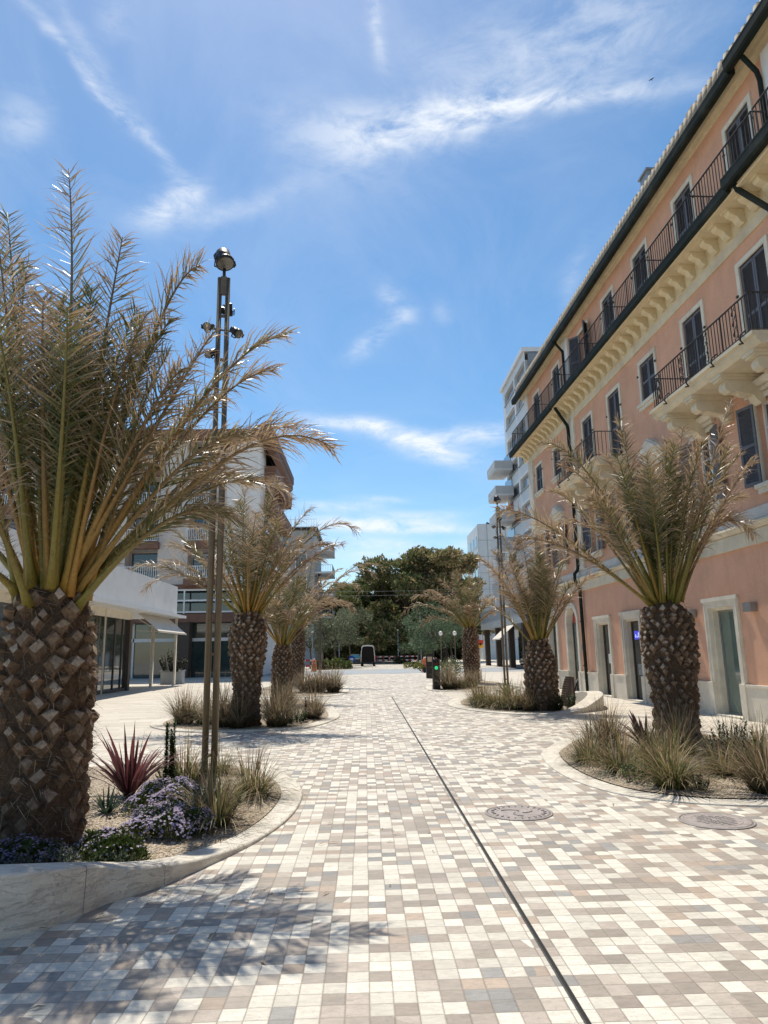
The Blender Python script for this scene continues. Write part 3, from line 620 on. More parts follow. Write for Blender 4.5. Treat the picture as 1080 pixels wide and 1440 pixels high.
for a in [(-1.45, 7.05, .92, 0, 'green and tan grass clump hiding the foot of the twin lamp mast, nearest the camera', 0),
          (-1.28, 8.35, .98, 1, 'tan arching grass clump at the tip of the left bed beside the curved kerb', 1),
          (-2.28, 9.3, 1.0, 1, 'pale reddish grass clump behind the lamp mast and left of its foot', 2),
          (-1.95, 9.9, .7, 3, 'small dry grass tuft directly behind the lamp mast foot', 2.5),
          (3.45, 8.3, 1.0, 0, 'bushy green grass clump at the front edge of the right bed', 3),
          (3.25, 9.35, 1.02, 1, 'wide tan grass clump left of the front green one in the right bed', 4),
          (3.4, 10.75, 1.05, 1, 'tan grass clump at the street side tip of the right bed', 5),
          (3.95, 10.0, 1.0, 3, 'reddish feathery grass in the middle of the right bed before the trunk', .5),
          (4.35, 7.95, 1.0, 2, 'dark grass clump at the right picture edge in the nearest right bed', .9),
          (4.9, 8.5, 1.05, 0, 'dark green grass behind the one at the right picture edge', 1.7),
          (3.9, 11.7, 1.0, 2, 'brown grass clump at the far end of the nearest right bed', 2.2),
          (4.4, 9.0, .95, 3, 'olive grass clump against the base of the bulging palm trunk', 2.9),
          (5.2, 9.6, 1.05, 1, 'grass with pale seed heads right of the bulging palm trunk', 3.7),
          (3.75, 9.1, .95, 0, 'green grass between the two front clumps of the right bed', .35),
          (3.05, 10.1, .8, 3, 'short tan grass spilling on the street side kerb of the right bed', 5.3),
          (4.6, 10.6, 1.0, 2, 'brownish grass touching the left side of the bulging palm trunk', 1.2),
          (5.6, 11.0, 1.05, 3, 'pale grass on the building side of the bulging palm trunk', 4.9),
          (5.5, 8.7, 1.0, 2, 'dark grass beside the kerb at the lower right of the nearest right bed', 3.1),
          (3.3, 21.4, .9, 1, 'fine light grass at the far street side of the bench bed', 1.3),
          (3.9, 20.2, .9, 3, 'straw coloured grass behind the front clumps of the bench bed', 2.4),
          (-4.3, 17.25, .98, 2, 'leftmost brown grass clump in the bed behind the lamp mast', 1.1),
          (-3.75, 17.0, .92, 0, 'green brown grass beside the leftmost clump behind the lamp mast', 1.8),
          (-3.2, 16.35, 1.1, 2, 'dense brown grass seen between the mast and the palm trunk', 2.6),
          (-2.85, 16.05, .9, 2, 'brown grass leaning on the left of the palm trunk behind the mast', 3.4),
          (-1.98, 16.25, 1.15, 2, 'tall upright brown grass right of the palm trunk behind the mast', 4.2),
          (-1.3, 17.9, .85, 2, 'slim dry grass with reddish stalks near the kerb tip behind the mast', 5.1),
          (-2.35, 21.5, .9, 2, 'brown grass at the base of the squat scaly palm', 5.5),
          (-2.5, 29.9, 1.15, 2, 'brown grass at the base of the farthest palm on the left', .2),
          (-1.95, 29.6, 1.25, 2, 'middle clump of three dark grasses before the cross road', .8),
          (-1.35, 29.6, 1.25, 2, 'rightmost of three dark grasses before the cross road', 1.5),
          (3.35, 20.6, 1.0, 0, 'green grass clump at the street side of the bench bed', 2.1),
          (3.62, 19.75, 1.0, 1, 'fine tan grass clump in the middle of the bench bed edge', 2.8),
          (4.0, 19.35, 1.0, 0, 'tan green grass against the shuttlecock palm', 3.6),
          (4.3, 18.85, .8, 2, 'dark low grass at the foot of the shuttlecock palm', 4.4),
          (3.5, 30.3, 1.25, 2, 'dark brown grass right beside the traffic light pillar', 5.2),
          (4.0, 30.6, 1.1, 1, 'light grass between the traffic light pillar and the farthest right palm', 5.9),
          (4.6, 31.2, 1.0, 2, 'dark grass at the base of the farthest right palm', .4)]:
    k_ = 1.12 if a[1] < 11 and a[0] < 0 else 1.1 if a[1] < 13 else 1.35 if a[0] < 0 else 1.4
    clump(a[0], a[1], a[2] * k_, a[3], a[4], a[5])

def blades(mb, n, L, wid, c0, c1, lean, rnd, up=0.0, fold=.25, K=5, base=.04):
    for i in range(n):
        az = i * 2.4 + rnd.uniform(-.3, .3); u = rnd.random(); le = lean * (u ** .7); l = L * rnd.uniform(.7, 1.05)
        p = V((base * math.cos(az), base * math.sin(az), up * rnd.random())); dv = V((math.cos(az) * le, math.sin(az) * le, 1)).normalized(); s = V((-math.sin(az), math.cos(az), 0))
        a0, a1 = jit3(c0, .3), jit3(c1, .3); prev = None; w = wid * rnd.uniform(.8, 1.15)
        for k in range(K + 1):
            f = k / K; ww = w * (.55 + 1.1 * f - 1.62 * f * f + .0) if f < 1 else w * .03; ww = max(ww, w * .03); mb.col = lerp3(a0, a1, f)
            nn = dv.cross(s).normalized()
            v3 = (mb.vert(p - s * ww + nn * (fold * ww)), mb.vert(p), mb.vert(p + s * ww + nn * (fold * ww)))
            if prev: mb.face((prev[0], prev[1], v3[1], v3[0])); mb.face((prev[1], prev[2], v3[2], v3[1]))
            prev = v3; dv = (dv + V((math.cos(az), math.sin(az), 0)) * (.09 * le) - Z * (.13 * le * f * 1.6)).normalized(); p = p + dv * (l / K)
def solo(mb, name, label, cat, loc, mat=None, rz=0.0, s=1.0, fix=False, grp=None):
    o = mb.build(name, mat or FOLI, fix=fix); o.location = loc; o.rotation_euler = (0, 0, rz); o.scale = (s, s, s); return tag(o, label, cat, grp)
rnd = random.Random(5)
mb = MB(); blades(mb, 46, .82, .03, (.055, .02, .024), (.16, .05, .052), 1.15, rnd, .12)
solo(mb, 'red_cordyline', 'dark red sword leaved plant beside the big palm trunk', 'plant', (-2.62, 8.2, .06), s=1.0)
mb = MB(); blades(mb, 30, .30, .018, (.02, .04, .025), (.06, .10, .06), 1.2, rnd, .03)
solo(mb, 'small_agave', 'low bluish green leafy plant under the red sword leaved plant', 'plant', (-2.62, 7.55, .05))
mb = MB(); blades(mb, 46, .62, .035, (.05, .075, .03), (.20, .23, .10), 1.1, rnd, .15)
solo(mb, 'strap_leaved_plant', 'light green strap leaved plant in front of the right hand lamp mast', 'plant', (4.45, 22.6, .05))
mb = MB(); blades(mb, 34, .42, .028, (.07, .03, .03), (.2, .1, .09), 1.2, rnd, .1)
solo(mb, 'red_cordyline', 'dark reddish sword leaved plant among grasses before the bulging palm', 'plant', (4.2, 10.9, .05), s=1.35)

def sprigs(mb, n, h, rad, c0, c1, rnd, ll=.03, lw=.006, per=26, dome=True, lean=.5):
    """many leafy upright stems"""
    for i in range(n):
        a = rnd.uniform(0, 2 * PI); q = math.sqrt(rnd.random()) * rad; x, y = q * math.cos(a), q * math.sin(a)
        hh = h * (1 - .55 * (q / rad) ** 2 if dome else 1) * rnd.uniform(.7, 1.08); le = lean * q / max(rad, .01)
        for k in range(per):
            f = (k + rnd.random()) / per; z = hh * f; az = rnd.uniform(0, 2 * PI); e = rnd.uniform(.2, 1.2)
            p = V((x + math.cos(a) * le * z, y + math.sin(a) * le * z, z)); dv = V((math.cos(az) * math.cos(e), math.sin(az) * math.cos(e), math.sin(e)))
            s = dv.cross(Z); s = s.normalized() * lw if s.length > .01 else V((lw, 0, 0))
            mb.col = jit3(lerp3(c0, c1, f * rnd.random()), .3); L = ll * rnd.uniform(.7, 1.2)
            mb.face([mb.vert(t_) for t_ in (p - s * .5, p + s * .5, p + dv * L * .6 + s, p + dv * L, p + dv * L * .6 - s)])
def mound(label, loc, rx, ry, h, nleaf, nflow, seed, lc=((.035, .06, .015), (.10, .13, .035)), fc=((.42, .37, .64), (.54, .48, .75), (.63, .58, .80))):
    rnd = random.Random(seed); t = thing('flower_cushion', label, 'flowers', loc); mb = MB(); fl = MB()
    def surf(k=1.0):
        a = rnd.uniform(0, 2 * PI); q = math.sqrt(rnd.random()); z = math.sqrt(max(0, 1 - q * q)); bump = 1 + .16 * math.sin(5 * a + seed) * q + .1 * math.sin(9 * q + 3 * a)
        return V((rx * q * math.cos(a) * bump, ry * q * math.sin(a) * bump, h * z * bump)), V((q * math.cos(a), q * math.sin(a), z + .5)).normalized(), q
    for i in range(nleaf):
        p, n, q = surf(); p *= rnd.uniform(.72, 1.0); dv = (n + V((rnd.uniform(-1, 1), rnd.uniform(-1, 1), rnd.uniform(-.5, 1))) * .8).normalized()
        s = dv.cross(V((rnd.uniform(-1, 1), rnd.uniform(-1, 1), rnd.uniform(-1, 1)))); s = s.normalized() * .007; mb.col = jit3(lerp3(lc[0], lc[1], rnd.random()), .25); L = rnd.uniform(.025, .05)
        mb.face([mb.vert(t_) for t_ in (p - s * .5, p + s * .5, p + dv * L * .6 + s, p + dv * L, p + dv * L * .6 - s)])
    mb.build('leaf_mass', FOLI, t, fix=False)
    for i in range(nflow):
        p, n, q = surf(); pat = math.sin(p.x * 17 + seed) * math.sin(p.y * 15 + 2 * seed)
        if pat < -.30 and rnd.random() < .75: continue
        if q > .9 and rnd.random() < .6: continue
        p = p * rnd.uniform(1.0, 1.06) + n * .012; n = (n + V((rnd.uniform(-1, 1), rnd.uniform(-1, 1), rnd.uniform(0, 1))) * .35).normalized(); u = n.cross(V((1, 0, .2))).normalized(); w = n.cross(u); r = rnd.uniform(.011, .017)
        fl.col = jit3(rnd.choice(fc), .12); c = fl.vert(p - n * .003)
        ring = [fl.vert(p + (u * math.cos(k * PI / 5) + w * math.sin(k * PI / 5)) * (r if k % 2 == 0 else r * .55)) for k in range(10)]
        for k in range(10): fl.face((c, ring[k], ring[(k + 1) % 10]))
        fl.col = (.6, .45, .08); fl.face([fl.vert(p + n * .003 + (u * math.cos(k * PI / 2.5) + w * math.sin(k * PI / 2.5)) * r * .28) for k in range(5)])
    f = fl.build('blossom', PETAL, t, fix=False); tag(f, kind='stuff')
    return t
mound('lilac flowering cushion, largest, in the middle of the left bed', (-1.80, 6.72, .03), .38, .32, .24, 4600, 1700, 1)
mound('lilac flowering cushion behind the largest one, beside the red plant', (-2.0, 7.55, .04), .42, .32, .30, 4400, 1900, 2)
mound('small lilac flowering cushion at the foot of the big palm trunk', (-2.12, 6.12, .04), .24, .2, .17, 1700, 600, 3)
mound('green cushion with few lilac flowers near the seat wall', (-1.98, 5.93, .03), .26, .18, .17, 2300, 70, 4)
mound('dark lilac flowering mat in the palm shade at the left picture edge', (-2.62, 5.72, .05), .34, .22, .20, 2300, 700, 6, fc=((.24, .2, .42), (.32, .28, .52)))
rnd = random.Random(8)
for x, y, h, r, n, lab, c0, c1 in [(-2.35, 5.45, .22, .26, 70, 'grey green lavender tuft just behind the seat wall', (.04, .055, .035), (.16, .18, .13)),
        (-2.85, 5.3, .26, .3, 80, 'grey green lavender tuft behind the seat wall at the left picture edge', (.04, .055, .035), (.15, .17, .13)),
        (-1.93, 5.68, .14, .17, 36, 'low green sprigs behind the lowest part of the seat wall', (.03, .05, .02), (.09, .12, .05)),
        (-1.52, 6.72, .15, .13, 26, 'dark low tuft between flower cushion and gravel', (.05, .035, .02), (.1, .075, .04)),
        (-1.42, 7.3, .42, .1, 12, 'short dark green upright shrub behind the front grass clump', (.02, .045, .015), (.07, .11, .04)),
        (3.72, 8.15, .16, .1, 16, 'tiny dark green tuft at the gravel edge of the right bed', (.03, .04, .025), (.08, .09, .05)),
        (3.25, 8.75, .28, .14, 24, 'bright green leafy shrub between the front grasses of the right bed', (.03, .07, .02), (.12, .2, .06)),
        (4.75, 9.4, .62, .26, 44, 'dark succulent shrub right of the bulging palm trunk', (.02, .035, .02), (.07, .09, .05)),
        (4.85, 18.75, .45, .24, 40, 'dark green bush under the shuttlecock palm', (.02, .035, .015), (.07, .09, .04)),
        (5.35, 19.3, .52, .22, 34, 'dark green bush between the shuttlecock palm and the bench backrest', (.02, .04, .018), (.07, .11, .045)),
        (-1.72, 17.0, .42, .26, 44, 'green leafy shrub right of the tall brown grass behind the mast', (.03, .06, .02), (.10, .16, .05)),
        (3.15, 20.3, .3, .2, 26, 'light green shrub under the grasses of the bench bed', (.05, .075, .02), (.16, .19, .07))]:
    mb = MB(); sprigs(mb, n, h, r, c0, c1, rnd, ll=.05 if h > .3 else .035, lw=.011 if h > .3 else .005, per=34)
    solo(mb, 'leafy_shrub', lab, 'shrub', (x, y, .04))
mb = MB(); sprigs(mb, 9, .72, .055, (.02, .045, .012), (.08, .12, .035), rnd, .05, .008, 190, False, .0); sprigs(mb, 10, .26, .11, (.02, .045, .012), (.08, .12, .035), rnd, .05, .008, 50)
solo(mb, 'columnar_shrub', 'narrow upright green shrub between red plant and grass clump', 'shrub', (-2.42, 9.05, .04))
mb = MB(); sprigs(mb, 5, .55, .03, (.05, .015, .015), (.12, .04, .035), rnd, .05, .008, 60, False, .0)
solo(mb, 'columnar_shrub', 'thin dark red upright shrub at the kerb tip behind the mast', 'shrub', (-1.45, 17.3, .04))

# dry leaflets blown over the paving round the beds
mb = MB(); rnd = random.Random(91)
for i in range(420):
    cx, cy, rr_ = rnd.choice(((-2.6, 7.4, 3.4), (-2.6, 7.4, 2.9), (4.4, 10.2, 3.6), (-2.8, 20, 5.5), (4.6, 22, 4.6))); a = rnd.uniform(0, 2 * PI); q = rr_ * rnd.uniform(.85, 1.25); x, y = cx + q * math.cos(a) * .8, cy + q * math.sin(a)
    L = rnd.uniform(.03, .16) if rnd.random() < .5 else rnd.uniform(.012, .03); w = min(.006, L * .3); b_ = rnd.uniform(0, PI); d = V((math.cos(b_), math.sin(b_), 0)) * L; p = V((x, y, .0095)); u = V((-d.y, d.x, 0)).normalized() * w
    mb.col = jit3(rnd.choice(((.30, .22, .13), (.42, .33, .22), (.20, .15, .09))), .25); mb.face([mb.vert(k_) for k_ in (p - u, p + d * .5 - u * 1.3 + Z * .008, p + d, p + d * .5 + u * 1.3 + Z * .01)])
o = mb.build('fallen_leaves', FOLI, fix=False); tag(o, 'dry palm leaflets scattered on the paving around the beds', 'leaves', kind='stuff')
# ------------------------------------------------------------------ twin lamp masts
def spot(parent, p, aim, r, L):
    """a can spotlight with cooling fins, a front ring, a lens and a yoke"""
    p, aim = V(p), V(aim).normalized(); e = thing('spotlight', None, None); e.parent = parent
    e.location = p; e.rotation_mode = 'QUATERNION'; e.rotation_quaternion = aim.to_track_quat('Z', 'Y')
    b = MB(); b.lathe([(r * .55, -L * .62), (r * .78, -L * .58), (r * .84, -L * .1), (r * .84, 0), (r * 1.0, .02), (r * 1.05, L * .3), (r * .98, L * .34), (r * .9, L * .30)], n=20)
    for k in range(14): a = k * 2 * PI / 14; b.bar((r * .86 * math.cos(a), r * .86 * math.sin(a), -L * .1), (r * 1.02 * math.cos(a), r * 1.02 * math.sin(a), L * .2), r * .10)
    b.build('housing', BLACK, e)
    b = MB(); b.lathe([(r * .9, L * .305), (r * .5, L * .33), (.001, L * .34)], n=20, cap=False); b.build('lens', M('lamp_lens', (.12, .12, .11), .2, .2, 4, 0, spec=.8), e)
    b = MB()
    for s in (-1, 1): b.box(s * r * 1.05 - .008, s * r * 1.05 + .008 + s * .03, -.03, .03, -.05, .05); b.bar((s * r * 1.1, 0, 0), (s * r * .5, -r * 1.3, -.02), .014); b.bar((s * r * .52, -r * 1.28, -.02), (0, -r * 1.3, -.02), .016)
    b.build('yoke', BLACK, e)
    return e
def mast(loc, label, H=7.35, rz=0.0):
    t = thing('lamp_mast', label, 'lamp mast', loc, rz, 'twin post lamp masts')
    for s in (-.062, .062):
        b = MB(); b.lathe([(.046, 0), (.046, H * .55), (.04, H * .56), (.036, H)], (s, 0, 0), 14); b.build('post', BRONZE, t)
    for z in (.25, 1.6, 3.2, 4.8, 6.0, 6.72): b = MB(); b.box(-.05, .05, -.016, .016, z - .02, z + .02); b.build('spacer', BRONZE, t)
    b = MB(); b.box(-.045, .045, -.03, .03, H - .28, H + .02); b.build('top_plate', BRONZE, t)
    b = MB(); b.lathe([(.16, 0), (.16, .012), (.07, .02)], n=20, cap=False); b.build('base_plate', BRONZE, t)
    b = MB(); b.tube([(-.05, .05, .3), (-.04, .055, 3), (-.05, .05, 6.3), (-.14, .03, 6.6)], .008, 5); b.build('cable', BLACK, t)
    spot(t, (0, -.02, H + .30), (.22, -.30, -.93), .142, .27)
    b = MB(); b.tube([(0, 0, H), (0, 0, H + .17)], .025, 8); b.build('neck', BLACK, t)
    spot(t, (-.22, -.05, H - .85), (-.1, -.95, -.3), .062, .15); spot(t, (.22, -.04, H - .92), (.65, -.5, -.65), .07, .2); spot(t, (.07, .1, H - .50), (-.1, .6, -.8), .07, .2); spot(t, (-.16, -.08, H - 1.3), (-.6, -.5, -.6), .06, .17)
    for p, q, w in (((-.2, 0, H - .85), (.2, 0, H - .9), .022), ((0, 0, H - .45), (.1, .12, H - .5), .02), ((-.16, -.06, H - 1.3), (-.05, 0, H - 1.3), .02)): b = MB(); b.bar(p, q, w); b.build('arm', BRONZE, t)
    return t
m0 = mast((-2.14, 10.02, .02), 'twin post lamp mast rising from the left bed before the big palm', 7.36, R(6))
clone(m0, (6.4, 32.5, .02), R(-4), 'twin post lamp mast on the right between two palms', s=(1.1, 1.1, 1.13))
clone(m0, (-3.95, 62, .01), R(9), 'distant twin post lamp mast on the left, beyond the cross road', s=(1.15, 1.15, 1.1))

# ------------------------------------------------------------------ the orange palazzo (local: x along the front, y towards the street, z up)
def wall(mb, u0, u1, z0, z1, holes, y=0.0, rev=.22):
    us = sorted({u0, u1, *[h[0] for h in holes], *[h[1] for h in holes]}); zs = sorted({z0, z1, *[h[2] for h in holes], *[h[3] for h in holes]})
    us = [u for u in us if u0 <= u <= u1]; zs = [z for z in zs if z0 <= z <= z1]
    for a, c in zip(us, us[1:]):
        for e, f in zip(zs, zs[1:]):
            m, k = (a + c) / 2, (e + f) / 2
            if any(h[0] < m < h[1] and h[2] < k < h[3] for h in holes): continue
            mb.poly([(a, y, e), (c, y, e), (c, y, f), (a, y, f)])
    for h in holes:
        a, c, e, f = h; r = y - rev
        mb.poly([(a, y, e), (a, r, e), (a, r, f), (a, y, f)]); mb.poly([(c, y, e), (c, y, f), (c, r, f), (c, r, e)])
        mb.poly([(a, y, f), (a, r, f), (c, r, f), (c, y, f)]); mb.poly([(a, y, e), (c, y, e), (c, r, e), (a, r, e)])
def frame(mb, u0, u1, z0, z1, w, y0, y1, bottom=True):
    mb.box(u0, u0 + w, y0, y1, z0, z1); mb.box(u1 - w, u1, y0, y1, z0, z1); mb.box(u0 + w, u1 - w, y0, y1, z1 - w, z1)
    if bottom: mb.box(u0 + w, u1 - w, y0, y1, z0, z0 + w)
def shutter(parent, w, h, loc, rz=0.0):
    b = MB(); s = .06
    b.box(0, s, -.02, .02, 0, h); b.box(w - s, w, -.02, .02, 0, h)
    for z in (0, h * .48, h - s * 1.2): b.box(s, w - s, -.019, .019, z, z + s * 1.2)
    n = int(h / .055)
    for k in range(n):
        z = .07 + k * (h - .14) / n
        if abs(z - h * .5) < .05: continue
        b.poly([(s, .017, z), (w - s, .017, z), (w - s, -.015, z + .05), (s, -.015, z + .05)])
    b.poly([(s, -.018, .03), (w - s, -.018, .03), (w - s, -.018, h - .03), (s, -.018, h - .03)])
    o = b.build('shutter', SHUT, parent, fix=False); o.location = loc; o.rotation_euler = (0, 0, rz); return o
Y0 = 15.4
PZ = thing('orange_palazzo', 'four storey orange stucco building with grey shutters, balconies and cream cornices', 'building', (8.43, 15.4, 0), math.atan2(1, -.0225))
UA, UB = -22.0, 32.5 - Y0
TOP = [y - Y0 for y in (5.4, 8.05, 10.72, 13.37, 16.0, 18.75, 21.4, 23.9, 27.4, 30.5)]
THI = [y - Y0 for y in (5.6, 8.2, 10.85, 13.5, 16.2, 18.95, 21.6, 24.2, 28.0, 30.8)]
SEC = [y - Y0 for y in (5.7, 8.3, 10.95, 13.6, 16.35, 19.0, 21.6, 24.2, 28.2, 30.8)]
DOOR = [(y0 - Y0, y1 - Y0, z) for y0, y1, z in ((4.9, 6.4, 2.71), (8.9, 10.4, 2.71), (12.1, 13.6, 2.71), (15.58, 17.12, 2.71), (20.92, 22.5, 2.69), (23.44, 25.02, 2.68))]
ARCH = [(26.75 - Y0, 28.35 - Y0), (29.45 - Y0, 31.05 - Y0)]
holes = []
for i, u in enumerate(TOP): holes.append((u - .46, u + .46, 11.22, 13.26))
BAL = [(12.1 - Y0, 16.7 - Y0, (3, 4)), (20.75 - Y0, 25.1 - Y0, (6, 7)), (3.2 - Y0, 7.0 - Y0, (0,))]
def onbal(i): return any(i in b[2] for b in BAL)
for i, u in enumerate(THI): holes.append((u - .49, u + .49, 7.5 if onbal(i) else 8.68, 9.9))
for i, u in enumerate(SEC): holes.append((u - .46, u + .46, 4.95, 6.72))
g = .14
for a, c, z in DOOR: holes.append((a + g, c - g, -.02, z - g))
for a, c in ARCH: holes.append((a + .12, c - .12, -.02, 3.25))
b = MB(); wall(b, UA, UB, -.02, 14.1, holes, 0.0, .24)
b.poly([(UA, 0, 0), (UA, -14, 0), (UA, -14, 14.1), (UA, 0, 14.1)]); b.poly([(UB, -14, 0), (UB, 0, 0), (UB, 0, 14.1), (UB, -14, 14.1)])
b.poly([(UB, -14, 0), (UB, -14, 14.1), (UA, -14, 14.1), (UA, -14, 0)])
b.build('wall', STUCCO, PZ, fix=False)
# plinth, broken at the doors
b = MB(); ed = sorted([(a, c) for a, c, z in DOOR] + ARCH); x = UA
for a, c in ed + [(UB + .07, None)]:
    if a > x: b = MB(); b.box(x, a, .002, .075, 0, .72); b.box(x, a, .002, .095, .72, .77); b.build('plinth', PALE, PZ)
    x = c
b = MB(); b.box(UB + .001, UB + .07, -13.9, .0, 0, .76); b.build('plinth', PALE, PZ)
b = MB(); b.box(UA, UB + .05, .002, .06, 3.74, 4.06); b.prism([(.002, 4.06), (.10, 4.08), (.16, 4.18), (.13, 4.24), (.002, 4.27)], UA, UB + .08, 'x'); b.build('string_course', CREAM, PZ)
b = MB(); b.box(UA, UB + .04, .002, .05, 4.271, 4.52); b.build('sill_band', M('pale_grey_band', (.56, .545, .505), .8, .1, 3, .2, dirt=(.36, .36, .35)), PZ)
b = MB(); b.box(UA, UB + .04, .002, .05, 10.36, 10.62); b.build('flat_band', CREAM, PZ)
b = MB(); b.prism([(.002, 10.62), (.06, 10.62), (.09, 10.97), (.64, 10.97), (.66, 11.0), (.61, 11.02), (.64, 11.06), (.66, 11.10), (.66, 11.19), (.002, 11.205)], UA, UB + .62, 'x'); b.build('cornice', OCHRE, PZ)
b = MB(); b.prism([(.002, 13.80), (.05, 13.80), (.08, 13.87), (.15, 13.885), (.19, 13.95), (.30, 13.96), (.32, 14.0), (.32, 14.09), (.002, 14.09)], UA, UB + .4, 'x'); b.build('cornice', OCHRE, PZ)
# gutters (deep dark boxes) in two lengths with a step
def gut(u0, u1, off, z0, z1):
    b = MB(); b.prism([(off - .17, z0 + .04), (off - .02, z0), (off + .02, z0 + .05), (off + .03, z1), (off, z1), (off - .17, z1 - .03)], u0, u1, 'x'); b.box(u0 + .003, u1 - .003, off - .165, off + .032, z1 - .001, z1 + .025)
    return b.build('gutter', GUT, PZ)
gut(12.72 - Y0, 26.0 - Y0, .50, 13.72, 13.93); gut(26.01 - Y0, 33.15 - Y0, .51, 13.68, 13.90); gut(UA, 12.71 - Y0, .58, 13.76, 14.0)
gut(12.92 - Y0, 26.2 - Y0, .74, 10.98, 11.20); gut(26.21 - Y0, 33.25 - Y0, .75, 10.95, 11.17); gut(UA, 12.91 - Y0, .82, 11.02, 11.27)
# corbels under the lower cornice
b = MB(); b.prism([(.05, 10.66), (.12, 10.64), (.2, 10.70), (.26, 10.80), (.40, 10.86), (.46, 10.965), (.05, 10.965)], -.10, .10, 'x'); b.box(-.125, .125, .05, .5, 10.93, 10.968)
cb = b.build('corbel', OCHRE, PZ); u = 9.6 - Y0; cb.location.x = u
while u < UB - .3: u += .56; clone(cb, parent=PZ).location.x = u
# roof with barrel tiles showing at the eave
b = MB(); b.poly([(UA, .40, 14.0), (UB + .5, .40, 14.0), (UB + .5, .30, 14.34), (UA, .30, 14.34)]); b.poly([(UA, .30, 14.34), (UB + .5, .30, 14.34), (UB - 4, -7, 17.0), (UA, -7, 17.0)]); b.poly([(UB + .5, .3, 14.34), (UB + .5, -14.4, 14.34), (UB - 4, -7, 17)]); b.poly([(UA, -7, 17), (UB - 4, -7, 17), (UB + .5, -14.4, 14.34), (UA, -14.4, 14.34)])
u = 8 - Y0
while u < UB + .4:
    w = random.uniform(-.02, .02); b.tube([(u, .34 + w * .5, 14.02), (u, .31, 14.44 + w)], [.10, .09], 8); b.tube([(u + .12, .33, 14.03), (u + .12, .30 + w * .5, 14.36)], [.07, .065], 6)
    b.tube([(u, .315, 14.43 + w), (u, -.4, 14.70)], [.09, .085], 6); u += .235
for s in (14.6, 18.0, 21.8, 25.2): b.box(s - Y0 - .18, s - Y0 + .18, .2, .36, 14.30, 14.52)
rf = b.build('roof', TILE, PZ)
b = MB(); b.box(18.2 - Y0 - .25, 18.2 - Y0 + .25, -.5, -.1, 14.5, 15.42); b.box(18.2 - Y0 - .3, 18.2 - Y0 + .3, -.55, -.05, 15.42, 15.48); b.build('chimney', STEEL, rf)
b = MB(); c = (19.1 - Y0, -.2)
for k in range(7): a = k * PI / 12 + .3; b.bar((c[0] + .5 * math.cos(a), c[1], 14.5 + .7 * math.sin(a)), (c[0] + .62 * math.cos(a), c[1], 14.5 + .86 * math.sin(a)), .03)
b.tube([(c[0] + .5 * math.cos(k * PI / 10), c[1], 14.5 + .7 * math.sin(k * PI / 10)) for k in range(7)], .018, 5); b.build('antenna', IRON, rf)
# pilasters
for a, c, z0, z1 in ((25.55, 26.45, 4.52, 10.36), (25.6, 26.35, 11.21, 13.79), (10.9, 12.25, 11.21, 13.79), (31.75, 32.5, 4.52, 10.36), (31.9, 32.5, 11.21, 13.79)):
    b = MB(); b.box(a - Y0, c - Y0, .001, .07, z0 + .002, z1 - .002); b.box(a - Y0 - .04, c - Y0 + .04, .001, .095, z0 + .004, z0 + .14); b.build('pilaster', PALE if z0 < 11 else WHITE, PZ)
# windows
def window(i, u, z0, z1, hw, fw, mode, sill):
    b = MB(); frame(b, u - hw, u + hw, z0, z1, fw, -.03, .035, False); 
    o = b.build('window', PALE, PZ)
    if sill: b = MB(); b.box(u - hw - .07, u + hw + .07, -.2, .13, z0 - .09, z0); b.box(u - hw - .03, u + hw + .03, .002, .08, z0 - .2, z0 - .09); b.build('sill', PALE, o)
    iw = hw - fw; h = z1 - fw - z0
    b = MB(); b.box(u - iw, u + iw, -.23, -.21, z0, z1 - fw); b.build('pane', GLASSD, o)
    b = MB(); frame(b, u - iw, u + iw, z0, z1 - fw, .055, -.205, -.15); b.box(u - .035, u + .035, -.205, -.15, z0 + .055, z1 - fw - .055)
    for q in (.36, .68): b.box(u - iw + .055, u + iw - .055, -.205, -.17, z0 + h * q, z0 + h * q + .03)
    b.build('casement', WHP, o)
    if mode == 'closed': shutter(o, iw - .008, h - .02, (u - iw, -.04, z0 + .01)); shutter(o, iw - .008, h - .02, (u + .008, -.04, z0 + .01))
    elif mode == 'ajar': shutter(o, iw - .008, h - .02, (u - iw, 0, z0 + .01), R(140)); shutter(o, iw - .008, h - .02, (u + iw, 0, z0 + .01), R(40))
    elif mode == 'open': shutter(o, iw, h, (u - iw - .02, .045, z0), R(168)); shutter(o, iw, h, (u + iw + .02, .045, z0), R(14))
    b = MB()
    for s in (-1, 1): b.box(u + s * hw - .03, u + s * hw + .03, .036, .07, z0 + h * .72, z0 + h * .72 + .05)
    b.build('shutter_stop', IRON, o)
    return o
for i, u in enumerate(TOP): window(i, u, 11.22, 13.38, .58, .12, 'ajar' if i == 7 else 'closed', False)
for i, u in enumerate(THI): window(i, u, 7.5 if onbal(i) else 8.68, 10.02, .61, .12, 'closed', not onbal(i))
for i, u in enumerate(SEC):
    o = window(i, u, 4.95, 6.84, .58, .12, 'open', True); b = MB()
    if i in (2, 5, 8): b.prism([(u - .72, 7.0), (u + .72, 7.0), (u + .72, 7.08), (u, 7.5), (u - .72, 7.08)], .002, .2); b.prism([(u - .62, 7.10), (u + .62, 7.10), (u, 7.43)], .2, .26); b.box(u - .66, u + .66, .002, .12, 6.86, 6.998)
    else: b.box(u - .66, u + .66, .002, .10, 6.86, 6.94); b.prism([(.002, 6.94), (.16, 6.96), (.25, 7.03), (.25, 7.07), (.002, 7.10)], u - .74, u + .74, 'x')
    b.build('hood', PALE, o)
